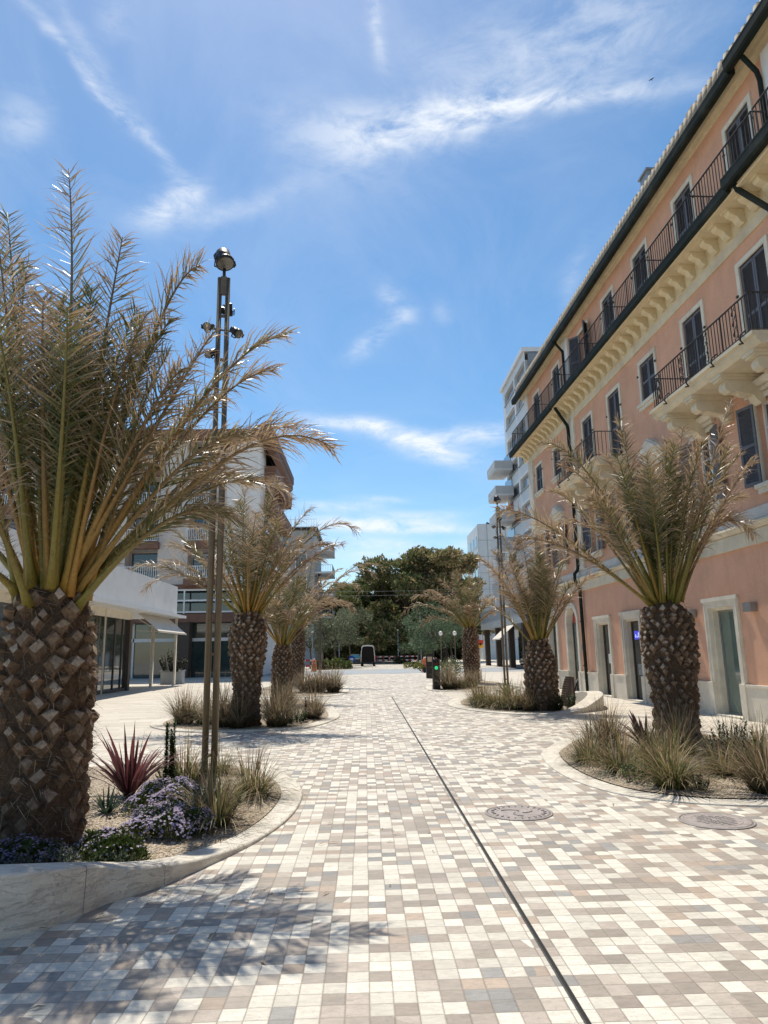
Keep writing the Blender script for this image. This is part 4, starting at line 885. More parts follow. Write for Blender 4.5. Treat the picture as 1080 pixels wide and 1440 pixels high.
# top floor terrace railing, one length per bay with returns to the wall
def rail(parent, u0, u1, y, z0, z1, ret=(True, True), fancy=False):
    b = MB(); b.bar((u0, y, z1), (u1, y, z1), .035, .02); b.bar((u0, y, z0 + .07), (u1, y, z0 + .07), .025, .015)
    n = max(2, int((u1 - u0) / .115))
    for k in range(n + 1): u = u0 + (u1 - u0) * k / n; b.bar((u, y, z0), (u, y, z1), .026 if k % 9 == 0 else .014)
    for u, f in ((u0, ret[0]), (u1, ret[1])):
        if f:
            b.bar((u, y, z1), (u, .02, z1), .03, .02); b.bar((u, y, z0 + .07), (u, .02, z0 + .07), .022, .015)
            m = max(2, int(y / .12))
            for k in range(m): b.bar((u, y * k / m + .03, z0), (u, y * k / m + .03, z1), .014)
    if fancy:
        q = u0 + .55
        while q < u1 - .3:
            for k in range(3):
                c = (q, y, z0 + .2 + k * .22); b.tube([(c[0] + .085 * math.cos(a * PI / 6) * (1 - a * .03), y, c[2] + .1 * math.sin(a * PI / 6) * (1 - a * .03)) for a in range(15)], .011, 4)
                b.tube([(c[0] - .05 + .03 * math.cos(a * PI / 4), y, c[2] + .1 + .035 * math.sin(a * PI / 4)) for a in range(9)], .009, 4)
            q += 1.15
    return b.build('railing', IRON, parent)
seg = [3.2, 6.6, 9.3, 11.9, 14.55, 17.3, 19.95, 22.6, 25.4, 28.7, 32.9]
for a, c in zip(seg, seg[1:]): rail(PZ, a - Y0 + .03, c - Y0 - .03,   .66, 11.21, 12.11, (True, c > 32))
# stone balconies with consoles
for a, c, ii in BAL:
    b = MB(); b.prism([(.002, 7.22), (.95, 7.22), (1.0, 7.27), (1.04, 7.31), (1.04, 7.37), (1.12, 7.40), (1.12, 7.47), (.002, 7.49)], a, c, 'x'); o = b.build('balcony', CREAM, PZ)
    r = rail(o, a + .12, c - .12, 1.02, 7.49, 8.32, (True, True), True)
    q = a + .3
    while q < c: b = MB(); b.tube([(q, 1.05, 7.60), (q, 1.16, 7.52), (q, 1.18, 7.40), (q, 1.13, 7.33), (q - .02, 1.22, 7.31)], .018, 6); b.build('stay', IRON, o); q += 1.1
    n = 4
    for k in range(n):
        q = a + .45 + (c - a - .9) * k / (n - 1); b = MB()
        b.box(q - .20, q + .20, .002, .98, 7.15, 7.218); b.box(q - .17, q + .17, .002, .94, 7.10, 7.149)
        b.prism([(.002, 6.62), (.10, 6.60), (.18, 6.68), (.25, 6.78), (.45, 6.82), (.62, 6.86), (.74, 6.84), (.84, 6.90), (.86, 7.0), (.82, 7.098), (.002, 7.098)], q - .12, q + .12, 'x'); b.build('console', CREAM, o)
# street doors
def door(a, c, z, kind):
    b = MB(); w = .2; frame(b, a, c, .02, z, w, -.04, .05, False); b.box(a - .03, c + .03, .051, .085, z - .05, z + .04); frame(b, a + .03, c - .03, .02, z - .05, .06, .051, .07, False)
    b.box(a - .02, a + w, .051, .11, .0, .77); b.box(c - w, c + .02, .051, .11, .0, .77)
    b.box(a + .145, a + w + .05, -.20, -.041, .02, z - .145); b.box(c - w - .05, c - .145, -.20, -.041, .02, z - .145); b.box(a + w + .051, c - w - .051, -.20, -.041, z - w - .06, z - .145)
    o = b.build('door', PALE, PZ)
    b = MB(); b.box(a + w, c - w, -.232, -.21, .03, z - w); b.build('glass', GLASSG if kind in (0, 1) else GLASSD, o)
    b = MB(); frame(b, a + w + .05, c - w - .05, .03, z - w - .06, .045, -.209, -.18); m = (a + c) / 2; b.box(m - .03, m + .03, -.209, -.18, .075, z - w - .105) if kind else b.box(m - .2, m - .17, -.209, -.19, .075, z - w - .105); b.build('leaf_frame', STEEL if kind == 0 else DKBR, o)
    b = MB(); b.box(a + w - .05, c - w + .05, -.45, .12, -.01, .045); b.build('threshold', PALE, o)
    if kind == 2:
        b = MB(); b.box(m - .36, m + .30, -.175, -.165, 1.86, 2.12); s = b.build('neon_panel', emit('blue_neon', (.07, .08, .55), 1.0), o)
        b = MB()
        for k in range(5): b.box(m - .30 + k * .115, m - .235 + k * .115, -.164, -.158, 1.92, 1.97 + .05 * (k % 3))
        b.build('glyph', emit('pale_neon', (.35, .4, 1.0), 1.3), s)
        b = MB(); b.box(m - .12, m + .22, -.175, -.17, .78, 1.12); b.build('sticker', M('grey_sticker', (.25, .27, .28), .6, .4, 25, 0), o)
    if kind == 3: b = MB(); b.box(m - .02, m + .16, -.175, -.17, 1.1, 1.42); b.build('notice', WHP, o)
for k, d in enumerate(DOOR): door(*d, {4: 3, 5: 3}.get(k, 0) if k != 4 else 2)
def arch(a, c, red):
    m = (a + c) / 2; r1, r0 = (c - a) / 2, (c - a) / 2 - .2; zs = 3.41 - r1
    def curve(r, n=14): return [(m + r * math.cos(PI * k / n), zs + r * math.sin(PI * k / n)) for k in range(n + 1)]
    b = MB(); ou, ii = curve(r1), curve(r0)
    for k in range(14):
        q = [(ou[k][0], .06, ou[k][1]), (ou[k + 1][0], .06, ou[k + 1][1]), (ii[k + 1][0], .06, ii[k + 1][1]), (ii[k][0], .06, ii[k][1])]; b.poly(q)
        b.poly([(ou[k][0], .06, ou[k][1]), (ou[k][0], .0, ou[k][1]), (ou[k + 1][0], .0, ou[k + 1][1]), (ou[k + 1][0], .06, ou[k + 1][1])])
        b.poly([(ii[k][0], .06, ii[k][1]), (ii[k + 1][0],   .06, ii[k + 1][1]), (ii[k + 1][0], -.20, ii[k + 1][1]), (ii[k][0], -.20, ii[k][1])])
    b.box(a, a + .2, -.20, .06, .02, zs); b.box(c - .2, c, -.20, .06, .02, zs); b.box(a - .02, a + .19, .061, .11, 0, .77); b.box(c - .19, c + .02, .061, .11, 0, .77)
    o = b.build('door', PALE, PZ, fix=False)
    b = MB(); b.poly([(m - r0, -.215, .03), (m + r0, -.215, .03)] + [(x, -.215, z) for x, z in ii]); b.build('glass', GLASSG, o)
    b = MB()
    for s in (-r0 + .03, 0, r0 - .03): b.box(m + s - .03, m + s + .03, -.212, -.18, .03, zs)
    b.box(m - r0, m + r0, -.212, -.18, zs - .06, zs); b.build('leaf_frame', DKBR, o)
    if red: b = MB(); b.box(m - .38, m + .38, -.175, -.165, zs + .02, zs + .32); b.build('red_panel', RED, o); b = MB(); b.box(m - .1, m + .1, -.175, -.165, 1.15, 1.5); b.build('notice', WHP, o)
arch(*ARCH[0], True); arch(*ARCH[1], False)
# spandrels of the arch openings (the wall opening is square)
b = MB()
for a, c in ARCH:
    m = (a + c) / 2; r = (c - a) / 2 - .1; zs = 3.41 - (c - a) / 2
    for s in (-1, 1):
        P = [(m + s * r * math.cos(PI * k / 16), -.003, zs + r * math.sin(PI * k / 16)) for k in range(9)]
        b.poly(P + [(m, -.003, 3.42), (m + s * .75, -.003, 3.42), (m + s * .75, -.003, zs)])
b.build('arch_spandrel', STUCCO, PZ, fix=False)
# wall lamps, bell plate, downpipes
for y in (15.02, 17.68, 20.55, 10.9, 14.0 - .1):
    b = MB(); b.box(y - Y0 - .15, y - Y0 + .15, .03, .17, 2.33, 2.53); b.box(y - Y0 - .08, y - Y0 + .08, .001, .03, 2.38, 2.48); b.build('wall_lamp', STEEL, PZ)
b = MB(); b.box(26.5 - Y0 - .06, 26.5 - Y0 + .06, .001, .04, 1.55, 1.78); b.build('bell_plate', STEEL, PZ)
u = 26.03 - Y0
b = MB(); b.tube([(u, .60, 11.02), (u, .56, 10.9), (u, .16, 10.25), (u, .13, 10.1), (u, .13, 4.62), (u + .02, .16, 4.5), (u + .03, .27, 4.38), (u + .03, .27, 4.15), (u + .02, .2, 3.95), (u, .12, 3.8), (u, .10, .0)], .062, 10)
for z in (9.2, 7.4, 5.6, 2.6, 1.0): b.lathe([(.075, z - .02), (.075, z + .02)], (u, .125, 0), 10)
b.build('downpipe', GUT, PZ)
b = MB(); b.tube([(u, .38, 13.7), (u, .34, 13.62), (u, .13, 13.36), (u, .12, 13.2), (u, .12  , 11.2)], .052, 8); b.build('downpipe', GUT, PZ)
u = 12.3 - Y0
b = MB(); b.tube([(u, .42, 13.78), (u, .15, 13.42), (u - .02, .12, 13.2), (u - .02, .12  , 11.2)], .052, 8); b.build('downpipe', GUT, PZ)
u = 12.75 - Y0
b = MB(); b.tube([(u, .66, 11.1), (u, .60, 10.95), (u - .3, .18, 10.3), (u - .35, .13, 10.1), (u - .35, .13, 7.6)], .062, 8); b.build('downpipe', GUT, PZ)

# ------------------------------------------------------------------ white pavilion with the long canopy (left)
t = thing('cafe_pavilion', 'low white pavilion with glass front and long white canopy on the left', 'building', (-11.8, 30, 0))
b = MB(); b.box(-9, .75, -16, 11.6, 3.93, 5.62); b.build('fascia', WHITE, t)
b = MB(); b.box(-8, 1.15, -16, 12.1, 3.80, 3.929); b.box(1.151, 1.19, -16, 12.1, 3.78, 3.94); b.build('canopy', WHP, t)
b = MB(); b.box(-.12, .12, -16, 5.5, 3.42, 3.799); b.box(-8, .12, 5.501, 5.62, 3.42, 3.799); b.build('beam', OFFW, t)
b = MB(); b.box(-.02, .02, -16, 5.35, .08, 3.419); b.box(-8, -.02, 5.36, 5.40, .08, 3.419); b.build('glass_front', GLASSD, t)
b = MB()
for y in (-8, -6.2, -4.4, -2.2, -.3, 1.2, 2.4, 3.6, 4.6): b.box(-.06, .06, y - .045, y + .045, .08, 3.418)
b.box(-.065, .065, -16, 5.35, .02, .14); b.build('mullion', DKBR, t)
b = MB(); b.box(-.16, .16, 5.30, 5.62, 0, 3.418); b.build('corner_post', DKBR, t)
for y, w in ((-3.3, .1), (2.0, .06)):
    b = MB(); b.box(.1, .1 + w, y - w / 2, y + w / 2, 0, 3.8); b.build('column', OFFW, t)
for x, y, r_ in ((.2, 9.0, .10), (.75, 11.6, .075)):
    b = MB(); b.lathe([(r_ * 1.5, 0), (r_ * 1.5, .02), (r_, .03), (r_, 3.79)], (x, y, 0), 14); b.build('column', OFFW, t)
b = MB(); b.prism([(.3, 3.76), (1.38, 2.86), (1.40, 2.86), (.32, 3.79)], 6.0, 11.4, 'y'); aw = b.build('awning', CANV, t)
b = MB(); b.box(1.35, 1.42, 5.95, 11.45, 2.80, 2.88); b.bar((.3, 6.0, 3.5), (1.38, 6.0, 2.86), .035); b.bar((.3, 11.4, 3.5), (1.38, 11.4, 2.86), .035); b.bar((.25, 6.0, 2.9), (1.36, 6.0, 2.84), .03); b.build('awning_arm', OFFW, aw)
b = MB()
for y, z in ((2.9, 2.9), (3.9, 2.3), (4.4, 2.55)): b.lathe([(.02, .5), (.1, .42), (.28, 0), (.26, -.02)], (-1.0, y, z), 14)
b.build('pendant_lamp', OFFW, t)
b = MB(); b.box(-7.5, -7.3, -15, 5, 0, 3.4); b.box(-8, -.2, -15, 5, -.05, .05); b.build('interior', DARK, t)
t = thing('stone_planter', 'low stone planter box with a dark bush under the white canopy', 'planter', (-11.4, 42.6, 0))
b = MB(); b.box(-.62, .62, -.35, .35, 0, .72); b.box(-.66, .66, -.39, .39, .722, .80); b.build('trough', GREYS, t)
mb = MB(); sprigs(mb, 60, 1.3, .6, (.018, .02, .012), (.05, .055, .03), random.Random(3), .09, .03, 40); o = mb.build('bush', FOLI, t, fix=False); o.location = (0, 0, .7)

# ------------------------------------------------------------------ apartment blocks
def railbox(b, x0, x1, y, z0, z1, n):
    b.bar((x0, y, z1), (x1, y, z1), .06, .05); b.bar((x0, y, z0), (x1, y, z0), .04)
    for k in range(n + 1): x = x0 + (x1 - x0) * k / n; b.bar((x, y, z0), (x, y, z1), .035)
t = thing('apartment_block', 'beige apartment block with brown roof and brown balconies behind the white pavilion', 'building', (-8.2, 54, 0))
b = MB(); b.mx = Matrix.Rotation(PI, 4, 'Z')   # front faces -y
cols = [(3.4, 5.5), (7.8, 10.3), (13.5, 16.0), (18.5, 21)]; fl = [7.3, 10.2, 13.1, 16.0]
hl = [(a, c, z + .1, z + 2.45) for a, c in cols for z in fl] + [(.8, 13, 4.75, 6.6)]
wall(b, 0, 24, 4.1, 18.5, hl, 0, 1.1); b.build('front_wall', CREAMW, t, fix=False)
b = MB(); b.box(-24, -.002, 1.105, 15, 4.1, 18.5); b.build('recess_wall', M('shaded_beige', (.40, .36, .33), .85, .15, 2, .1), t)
b = MB(); b.poly([(0, 0, 0), (0, 15, 0), (0, 15, 18.5), (0, 0, 18.5)]); b.box(-2.6, .02, -.05, -.002, 7, 18.5); b.build('gable_wall', WHITE, t, fix=False)
b = MB(); b.box(-24.4, 1.1, -.7, 15.4, 18.502, 19.25); b.prism([(.02, 18.5), (1.05, 18.5), (1.05, 17.9), (.7, 17.5)], 1.5, 15, 'y'); b.build('roof_slab', BROWN, t)
for a, c in cols:
    for z in fl:
        b = MB(); b.box(-c - .12, -a + .12, -.55, .0, z - .45, z + .1); o = b.build('balcony', BROWN, t)
        b = MB(); railbox(b, -c - .05, -a + .05, -.5, z + .18, z + 1.05, 16); b.build('railing', WHP, o)
        b = MB(); b.box(-c + .2, -a - .2, 1.06, 1.10, z + .1, z + 2.3); b.build('window', GLASSD, o)
b = MB(); b.box(-24, .25, -.35, -.003, 4.1, 4.74); b.box(-24, .1, -.1, -.003, 6.602, 7.0); b.build('brown_band', BROWN, t)
b = MB(); b.box(-13, -.8, .9, 1.0, 4.75, 6.6); o = b.build('window_band', GLASSD, t)
b = MB()
for x in (-13, -10.5, -8, -5.6, -3.2, -.85): b.box(x - .05, x + .05, -.12, .0, 4.76, 6.59)
for z in (4.82, 5.7, 6.5): b.box(-13, -.8, -.13, -.01, z, z + .12)
b.build('window_frame', WHP, o)
b = MB(); b.box(-24, -.3, 1.0, 1.1, 0, 4.1); o = b.build('shop_glass', glassmat('shop_glass_green', (.04, .065, .06)), t)
b = MB()
for x in (-13.0, -9.6, -6.4, -3.2): b.box(x - .06, x + .06, .86, .99, 0, 4.1)
b.box(-24, -.3, .86, .99, 2.7, 2.95); b.build('shop_frame', WHP, o)
for x in (-20, -14.0, -5.6, -.5):
    b = MB(); b.box(x - .5, x + .5, -.2, .85, 0, 4.098); b.build('pillar', DKBR, t)
for z in (4.3, 7.2, 10.1, 13.0, 15.8):
    b = MB(); b.box(.002, .95, 2.2, 14.6, z, z + .28); b.box(.9, 1.0, 2.2, 14.6, z + .282, z + 1.15); b.box(.002, .899, 2.2, 2.3, z + .282, z + 1.15); o = b.build('balcony', BROWN, t)
    b = MB(); b.box(.003, .05, 3, 14, z + .4, z + 2.4); b.build('window', GLASSD, o)
t = thing('apartment_block', 'distant grey white building with teal window above the left palms', 'building', (-7.2, 100, 0))
b = MB(); b.box(-14, 0, 0, 16, 0, 19.2); b.build('wall', GREYS, t)
b = MB(); b.box(-14.4, .5, -.5, 16.4, 19.21, 19.6); b.build('roof_slab', BLACK, t)
b = MB(); railbox(b, -14, .3, -.3, 19.7, 20.8, 40); b.build('roof_railing', WHP, t)
for x, z, m_ in ((-1.9, 13.6, GLASSB), (-4.3, 13.6, GLASSD), (-6.6, 13.6, GLASSD), (-4.6, 16.8, GLASSB), (-1.9, 10.2, GLASSD), (-4.3, 10.2, GLASSD), (-7, 16.8, GLASSD)):
    b = MB(); frame(b, x - .85, x + .85, z - .1, z + 2.4, .12, -.12, .0); o = b.build('window', WHP, t); b = MB(); b.box(x - .73, x + .73, -.06, -.02, z + .02, z + 2.28); b.build('pane', m_, o)
for z in (6.6, 9.8, 13.0, 16.2):
    b = MB(); b.box(.002, 2.6, .5, 9, z, z + .2); o = b.build('balcony', WHITEM, t)
    b = MB(); railbox(b, .1, 2.55, .55, z + .25, z + 1.2, 10); b.bar((2.55, .55, z + 1.2), (2.55, 9, z + 1.2), .06)
    for k in range(24): b.bar((2.55, .6 + k * .35, z + .2), (2.55, .6 + k * .35, z + 1.2), .04)
    b.build('railing', STEEL, o)

t = thing('apartment_tower', 'white apartment tower with projecting concrete balconies beside the orange building', 'building', (17.3, 81, 0))
b = MB(); b.mx = Matrix.Rotation(PI / 2, 4, 'Z')    # local x -> world y ; y -> -x
hl = [(-11.6 + k * 5.6, -11.6 + k * 5.6 + 4.9, z + 1.15, z + 2.6) for k in range(2) for z in [5.4 + 3 * q for q in range(9)]]
wall(b, -12, 0, 3, 32.8, hl, 0, .35); b.build('wall', WHITEM, t, fix=False)
b = MB(); b.box(.36, 14, -12, -.02, 0, 32.7); b.build('window_strip', glassmat('grey_window_strip', (.20, .21, .22), .2), t)
b = MB(); b.box(.0, 14, -.019, 0, 3, 32.8); b.box(-.3, 14, -12, .3, 32.81, 33.3); b.build('end_wall', WHITEM, t)
b = MB()
for q in range(9):
    for k in range(2): b.box(-.12, -.002, -11.6 + k * 5.6 - .1, -11.6 + k * 5.6 + 5.0, 5.4 + 3 * q + 1.0, 5.4 + 3 * q + 1.14)
b.build('sill', STEEL, t)
for q in range(7):
    z = 4.1 + 3.0 * q
    b = MB(); b.box(-2.05, -.002, -3.2, 1.6, z, z + .22); o = b.build('balcony', WHITEM, t)
    b = MB(); b.box(-2.1, -2.02, -3.25, 1.65, z + .221, z + 1.12); b.box(-2.019, -.003, -3.25, -3.17, z + .221, z + 1.12); b.box(-2.019, -.003, 1.57, 1.65, z + .221, z + 1.12); b.build('parapet', M('balcony_parapet', (.50, .51, .51), .6, .08, 2, .05), o)
    b = MB(); b.box(-.06, -.004, -2.6, 1.2, z + .3, z + 2.5); b.build('balcony_door', GLASSD if q != 4 else M('red_blind', (.30, .06, .05), .7, .15, 8, .1), o)
t = thing('shop_row', 'grey stone shop front with dark doorways and terrace beneath the white tower', 'building', (13.0, 50, 0))
b = MB(); b.box(0, 5, -6, 29, 3.85, 5.7); b.box(-.12, 5, -6, 29.1, 5.701, 5.85); b.build('fascia', GREYS, t)
b = MB(); b.box(.05, .25, 2, 29, 5.851, 6.9); b.box(1.5, 1.7, 4, 29, 6.901, 9.0); b.build('terrace_parapet', GREYS, t)
b = MB(); b.box(4.2, 4.4, -6, 29, 0, 3.85); b.build('back_wall', DARK, t)
b = MB(); b.box(3.9, 4.19, -5, 28, .2, 3.0); b.build('shop_glass', GLASSD, t)
for y in (-4, 3.2, 9.6, 15.4, 21.8, 28.4):
    b = MB(); b.box(.3, .8, y - .3, y + .3, 0, 3.849); b.build('pillar', DKBR, t)
b = MB(); b.prism([(.1, 3.84), (-1.3, 2.6), (-1.32, 2.62), (.1, 3.88)], 11.2, 15.0, 'y'); aw = b.build('awning', CANV, t)
b = MB(); b.box(-1.33, -1.27, 11.15, 15.05, 2.52, 2.62); b.build('awning_bar', OFFW, aw)
b = MB(); b.box(.9, 1.0, 5.2, 6.6, 2.55, 3.5); o = b.build('shop_sign', M('dark_red_sign', (.17, .03, .035), .6, .2, 5, 0), t)
b = MB()
for k in range(3): b.box(.88, .899, 5.42 + k * .36, 5.62 + k * .36, 2.75, 3.3)
b.box(.881, .897, 5.42, 6.34, 3.0, 3.06); b.build('emblem', M('pale_pink_paint', (.6, .38, .38), .6, .1, 9, 0), o)
b = MB(); b.box(1.0, 1.2, 2.5, 7.5, .2, 2.4); b.build('display_panel', M('maroon_panel', (.07, .022, .025), .5, .4, 1.2, 0), t)
t = thing('apartment_block', 'distant pale block with a grid of square windows behind the right lamp mast', 'building', (21.6, 130, 0))
b = MB(); b.box(0, 14, 0, 14, 0, 25.2); b.build('wall', WHITEM, t)
b = MB()
for x in np.arange(0, 14, 1.75): b.box(x - .04, x + .04, -.05, -.002, 3, 25.2)
for z in np.arange(3.5, 25.3, 3.1): b.box(0, 14, -.06, -.051, z, z + .06)
b.build('panel_joint', STEEL, t)
for z in (8.8, 11.9, 15.0, 18.1, 21.2):
    for y in (1.4, 5.2, 9.2):
        b = MB(); b.box(-.06, -.002, y, y + 2.6, z, z + 1.9); b.build('window', GLASSD, t)
    for x in (3.3, 7.5):
        b = MB(); b.box(x, x + 1.7, -.1, -.062, z, z + 1.7); b.build('window', glassmat('pale_window', (.14, .16, .18), .15), t)
mb = MB(); sprigs(mb, 30, .7, 2.2, (.02, .04, .012), (.06, .1, .03), random.Random(9), .3, .12, 16); o = mb.build('roof_planting', FOLI, t, fix=False); o.location = (4, 1.5, 25.2)
for x, y, h, w, lab in ((-38, 125, 11, 30, 'long low beige building far behind the trees on the left'), (13, 150, 12, 20, 'pale building half hidden behind the pines on the right')):
    t = thing('apartment_block', lab, 'building', (x, y, 0)); b = MB(); b.box(0, w, 0, 12, 0, h); b.build('wall', CREAMW, t); b = MB(); b.box(-.4, w + .4, -.4, 12.4, h + .002, h + .4); b.build('roof_slab', BROWN, t)
    for z in np.arange(3.4, h - 2, 3.1):
        for q in range(int(w / 3.4)):
            b = MB(); b.box(1 + q * 3.3, 2.6 + q * 3.3, -.06, -.002, z, z + 1.5); b.build('window', GLASSD, t)

# ------------------------------------------------------------------ trees
def leaves(mb, blobs, n, size, c0, c1, rnd, flat=1.0, tan=None, hollow=.55):
    """leaf tufts spread through ellipsoid clumps; each clump has its own shade of green"""
    W = [bb[3] * bb[4] * bb[5] for bb in blobs]; S = sum(w ** .7 for w in W)
    for bb, w in zip(blobs, W):
        k = int(n * w ** .7 / S); own = rnd.uniform(0, 1)
        for i in range(k):
            u = V((rnd.gauss(0, 1), rnd.gauss(0, 1), rnd.gauss(0, 1))).normalized(); q = (hollow + (1.06 - hollow) * rnd.random()) * (1 + .16 * math.sin(u.x * 7 + bb[0]) * math.sin(u.z * 6 + bb[1]) + .10 * math.sin(u.y * 13 + u.x * 11))
            p = V((bb[0] + u.x * bb[3] * q, bb[1] + u.y * bb[4] * q, bb[2] + u.z * bb[5] * q))
            d = (u + V((rnd.uniform(-1, 1), rnd.uniform(-1, 1), rnd.uniform(-.4, 1))) * .9).normalized(); s = d.cross(V((rnd.uniform(-1, 1), rnd.uniform(-1, 1), rnd.uniform(-1, 1))))
            if s.length < .01: continue
            L = size * rnd.uniform(.6, 1.4); s = s.normalized() * (L * .3 * flat)
            mb.col = jit3(lerp3(c0, c1, .55 * rnd.random() + .45 * own), .22)
            if tan and rnd.random() < tan[1]: mb.col = jit3(tan[0], .25)
            mb.face([mb.vert(x) for x in (p - d * L * .5, p - s * .9, p + d * L * .5, p + s)])
def tree(name, label, cat, loc, trunk_pts, trunk_r, limbs, blobs, n, size, c0, c1, seed, flat=1.0, tan=None, bark=(.09, .065, .045), grp=None):
    rnd = random.Random(seed); t = thing(name, label, cat, loc, group=grp); b = MB(); b.col = bark
    k = len(trunk_pts); b.tube(trunk_pts, [trunk_r * (1 - .55 * i / (k - 1)) for i in range(k)], 9)
    for pts, r in limbs: b.tube(pts, [r * (1 - .7 * i / (len(pts) - 1)) for i in range(len(pts))], 6)
    b.build('trunk', TBARK, t, fix=False)
    mb = MB(); leaves(mb, blobs, n, size, c0, c1, rnd, flat, tan); mb.build('crown', FOLI, t, fix=False); return t
PC0, PC1 = (.07, .10, .038), (.23, .26, .10)
def pine(loc, H, W, seed, label, n=9000, low=.35, tan=.22, lean=0.0):
    rnd = random.Random(seed); bl = []; lim = []; z0 = H * .42
    tp = [(0, 0, 0), (lean * .3, .1, H * .25), (lean * .7, 0, H * .5), (lean, .1, H * .8)]
    for i in range(26):
        a = i * 2.4 + rnd.uniform(-.4, .4); q = W * math.sqrt((i + .5) / 26) * .82; z = H * rnd.uniform(low, .86) + (H * .12) * (1 - q / W)
        c = (lean + q * math.cos(a), q * math.sin(a), min(z, H * .93 - q * .12)); s = W * rnd.uniform(.25, .44); bl.append((*c, s, s, s * rnd.uniform(.5, .75)))
        zz = H * rnd.uniform(.3, .6); lim.append(([(lean * zz / H, 0, zz), (lean + q * .5 * math.cos(a), q * .5 * math.sin(a), zz + (c[2] - zz) * .4), c], H * .014))
    tree('pine_tree', label, 'tree', loc, tp, H * .028, lim, bl, int(n * 2.2), .46, PC0, PC1, seed, .9, ((.36, .265, .15), tan * 1.7), (.07, .05, .038), 'pines at the end of the street')
pine((5.6, 108, 0), 16.6, 7.4, 31, 'large spreading pine with the highest rounded crown left of the street end', 21000, .16, .16)
pine((11.8, 106, 0), 17.6, 5.8, 32, 'tallest pine, its brownish top showing beside the white gridded block', 15000, .26, .34)
pine((.6, 118, 0), 14.2, 6.4, 33, 'mid green pine directly over the parked van', 14000, .16, .04)
pine((-4.2, 112, 0), 11.5, 4.6, 34, 'dark flat topped pine left of the street end', 8000, .55, .05)
pine((16.0, 112, 0), 13.5, 4.6, 35, 'pine half hidden behind the farthest right palm', 7000, .35, .25)
pine((-10.5, 120, 0), 12.0, 5.2, 36, 'pine behind the grey white building on the left', 6000, .3, .08)
pine((7.5, 122, 0), 12.5, 6.0, 37, 'shaded pine closing the street behind the van on the right', 8000, .12, .05)
pine((-1.5, 128, 0), 12.0, 6.0, 38, 'shaded pine closing the street behind the van on the left', 8000, .12, .05)
OC0, OC1 = (.06, .08, .042), (.21, .23, .14)
def olive(loc, H, W, seed, label, n=2600, c0=OC0, c1=OC1):
    rnd = random.Random(seed); bl = []; lim = []
    for i in range(15):
        a = i * 2.4 + rnd.uniform(-.5, .5); q = W * math.sqrt((i + .5) / 15) * rnd.uniform(.6, 1.0); z = H * rnd.uniform(.34, .9); s = W * rnd.uniform(.22, .42); bl.append((q * math.cos(a), q * math.sin(a), z, s, s, s * .85)); lim.append(([(0, 0, H * .35), (q * .5 * math.cos(a), q * .5 * math.sin(a), H * .5), (q * math.cos(a), q * math.sin(a), z)], .05))
    n = int(n * 1.7)
    tree('olive_tree', label, 'tree', loc, [(0, 0, 0), (.08, 0, H * .2), (-.04, .05, H * .4), (0, 0, H * .65)], .11, lim, bl, n, .2, c0, c1, seed, .8, None, (.13, .11, .09), 'small grey green trees before the pines')
for k, (x, y, H, W, lab) in enumerate([(-3.4, 78, 5.6, 2.3, 'grey green tree right of the distant left lamp mast'), (-6.2, 80, 5.0, 2.0, 'grey green tree left of the distant left lamp mast'), (-1.9, 84, 6.2, 1.9, 'grey green tree nearest the parked van'), (-8.6, 76, 5.2, 2.2, 'grey green tree behind the farthest left palm trunk'),
        (7.0, 74, 5.8, 2.4, 'blue green tree above the traffic light pillar'), (9.4, 78, 5.4, 2.4, 'blue green tree behind the farthest right palm trunk'), (6.2, 84, 5.0, 1.8, 'small blue green tree left of the two white globe lamps')]):
    olive((x, y, 0), H * 1.22, W * 1.3, 50 + k, lab, c0=OC0 if x < 0 else (.05, .085, .042), c1=OC1 if x < 0 else (.17, .235, .14))
mb = MB(); leaves(mb, [(x, 0, 2.2 + 1.5 * math.sin(x * .9) + 1.2 * math.sin(x * 2.3), 3.2, 2.2, 3.0) for x in np.arange(-48, 48, 3.1)], 30000, 1.0, (.016, .026, .012), (.05, .062, .026), random.Random(77), 1.5)
o = mb.build('treeline', FOLI, fix=False); o.location = (0, 138, 0); tag(o, 'dark mass of distant shrubs and trunks closing the end of the street', 'trees', kind='stuff')
def shrub(loc, blobs, n, size, c0, c1, seed, label, name='garden_shrub'):
    mb = MB(); leaves(mb, blobs, n, size, c0, c1, random.Random(seed), 1.2, None, .4); o = mb.build(name, FOLI, fix=False); o.location = loc; tag(o, label, 'shrub')
shrub((-3.1, 73, .0), [(-.9, 0, .45, .9, .9, .6), (.2, .2, .55, 1.0, .9, .65), (1.1, 0, .4, .7, .8, .5)], 1500, .22, (.045, .07, .02), (.20, .24, .07), 61, 'bright green leafy bed left of the parked van')
shrub((-4.7, 72.5, .0), [(0, 0, .5, .8, .8, .6)], 600, .2, (.03, .03, .02), (.11, .10, .06), 62, 'dark twiggy bush at the foot of the distant left mast')
for k, (x, y, lab) in enumerate([(4.6, 72, 'yellow green low shrub at the street edge on the right, farthest'), (5.2, 66, 'yellow green low shrub in the middle of the right street edge row'), (5.35, 60, 'yellow green low shrub just left of the orange drum mixer')]):
    shrub((x, y, 0), [(-.4, 0, .3, .5, .5, .36), (.4, .2, .34, .55, .5, .4)], 420, .15, (.06, .075, .015), (.28, .27, .06), 63 + k, lab)
shrub((4.6, 44, 0), [(0, 0, .5, .8, .8, .6), (.8, .6, .6, .8, .8, .6)], 900, .13, (.05, .075, .02), (.17, .2, .09), 70, 'loose green plants behind the traffic light pillar')
shrub((4.6, 97, 0), [(0, 0, .5, 1.1, .9, .6)], 500, .22, (.02, .03, .012), (.06, .07, .03), 71, 'dark low bush at the right kerb near the van')

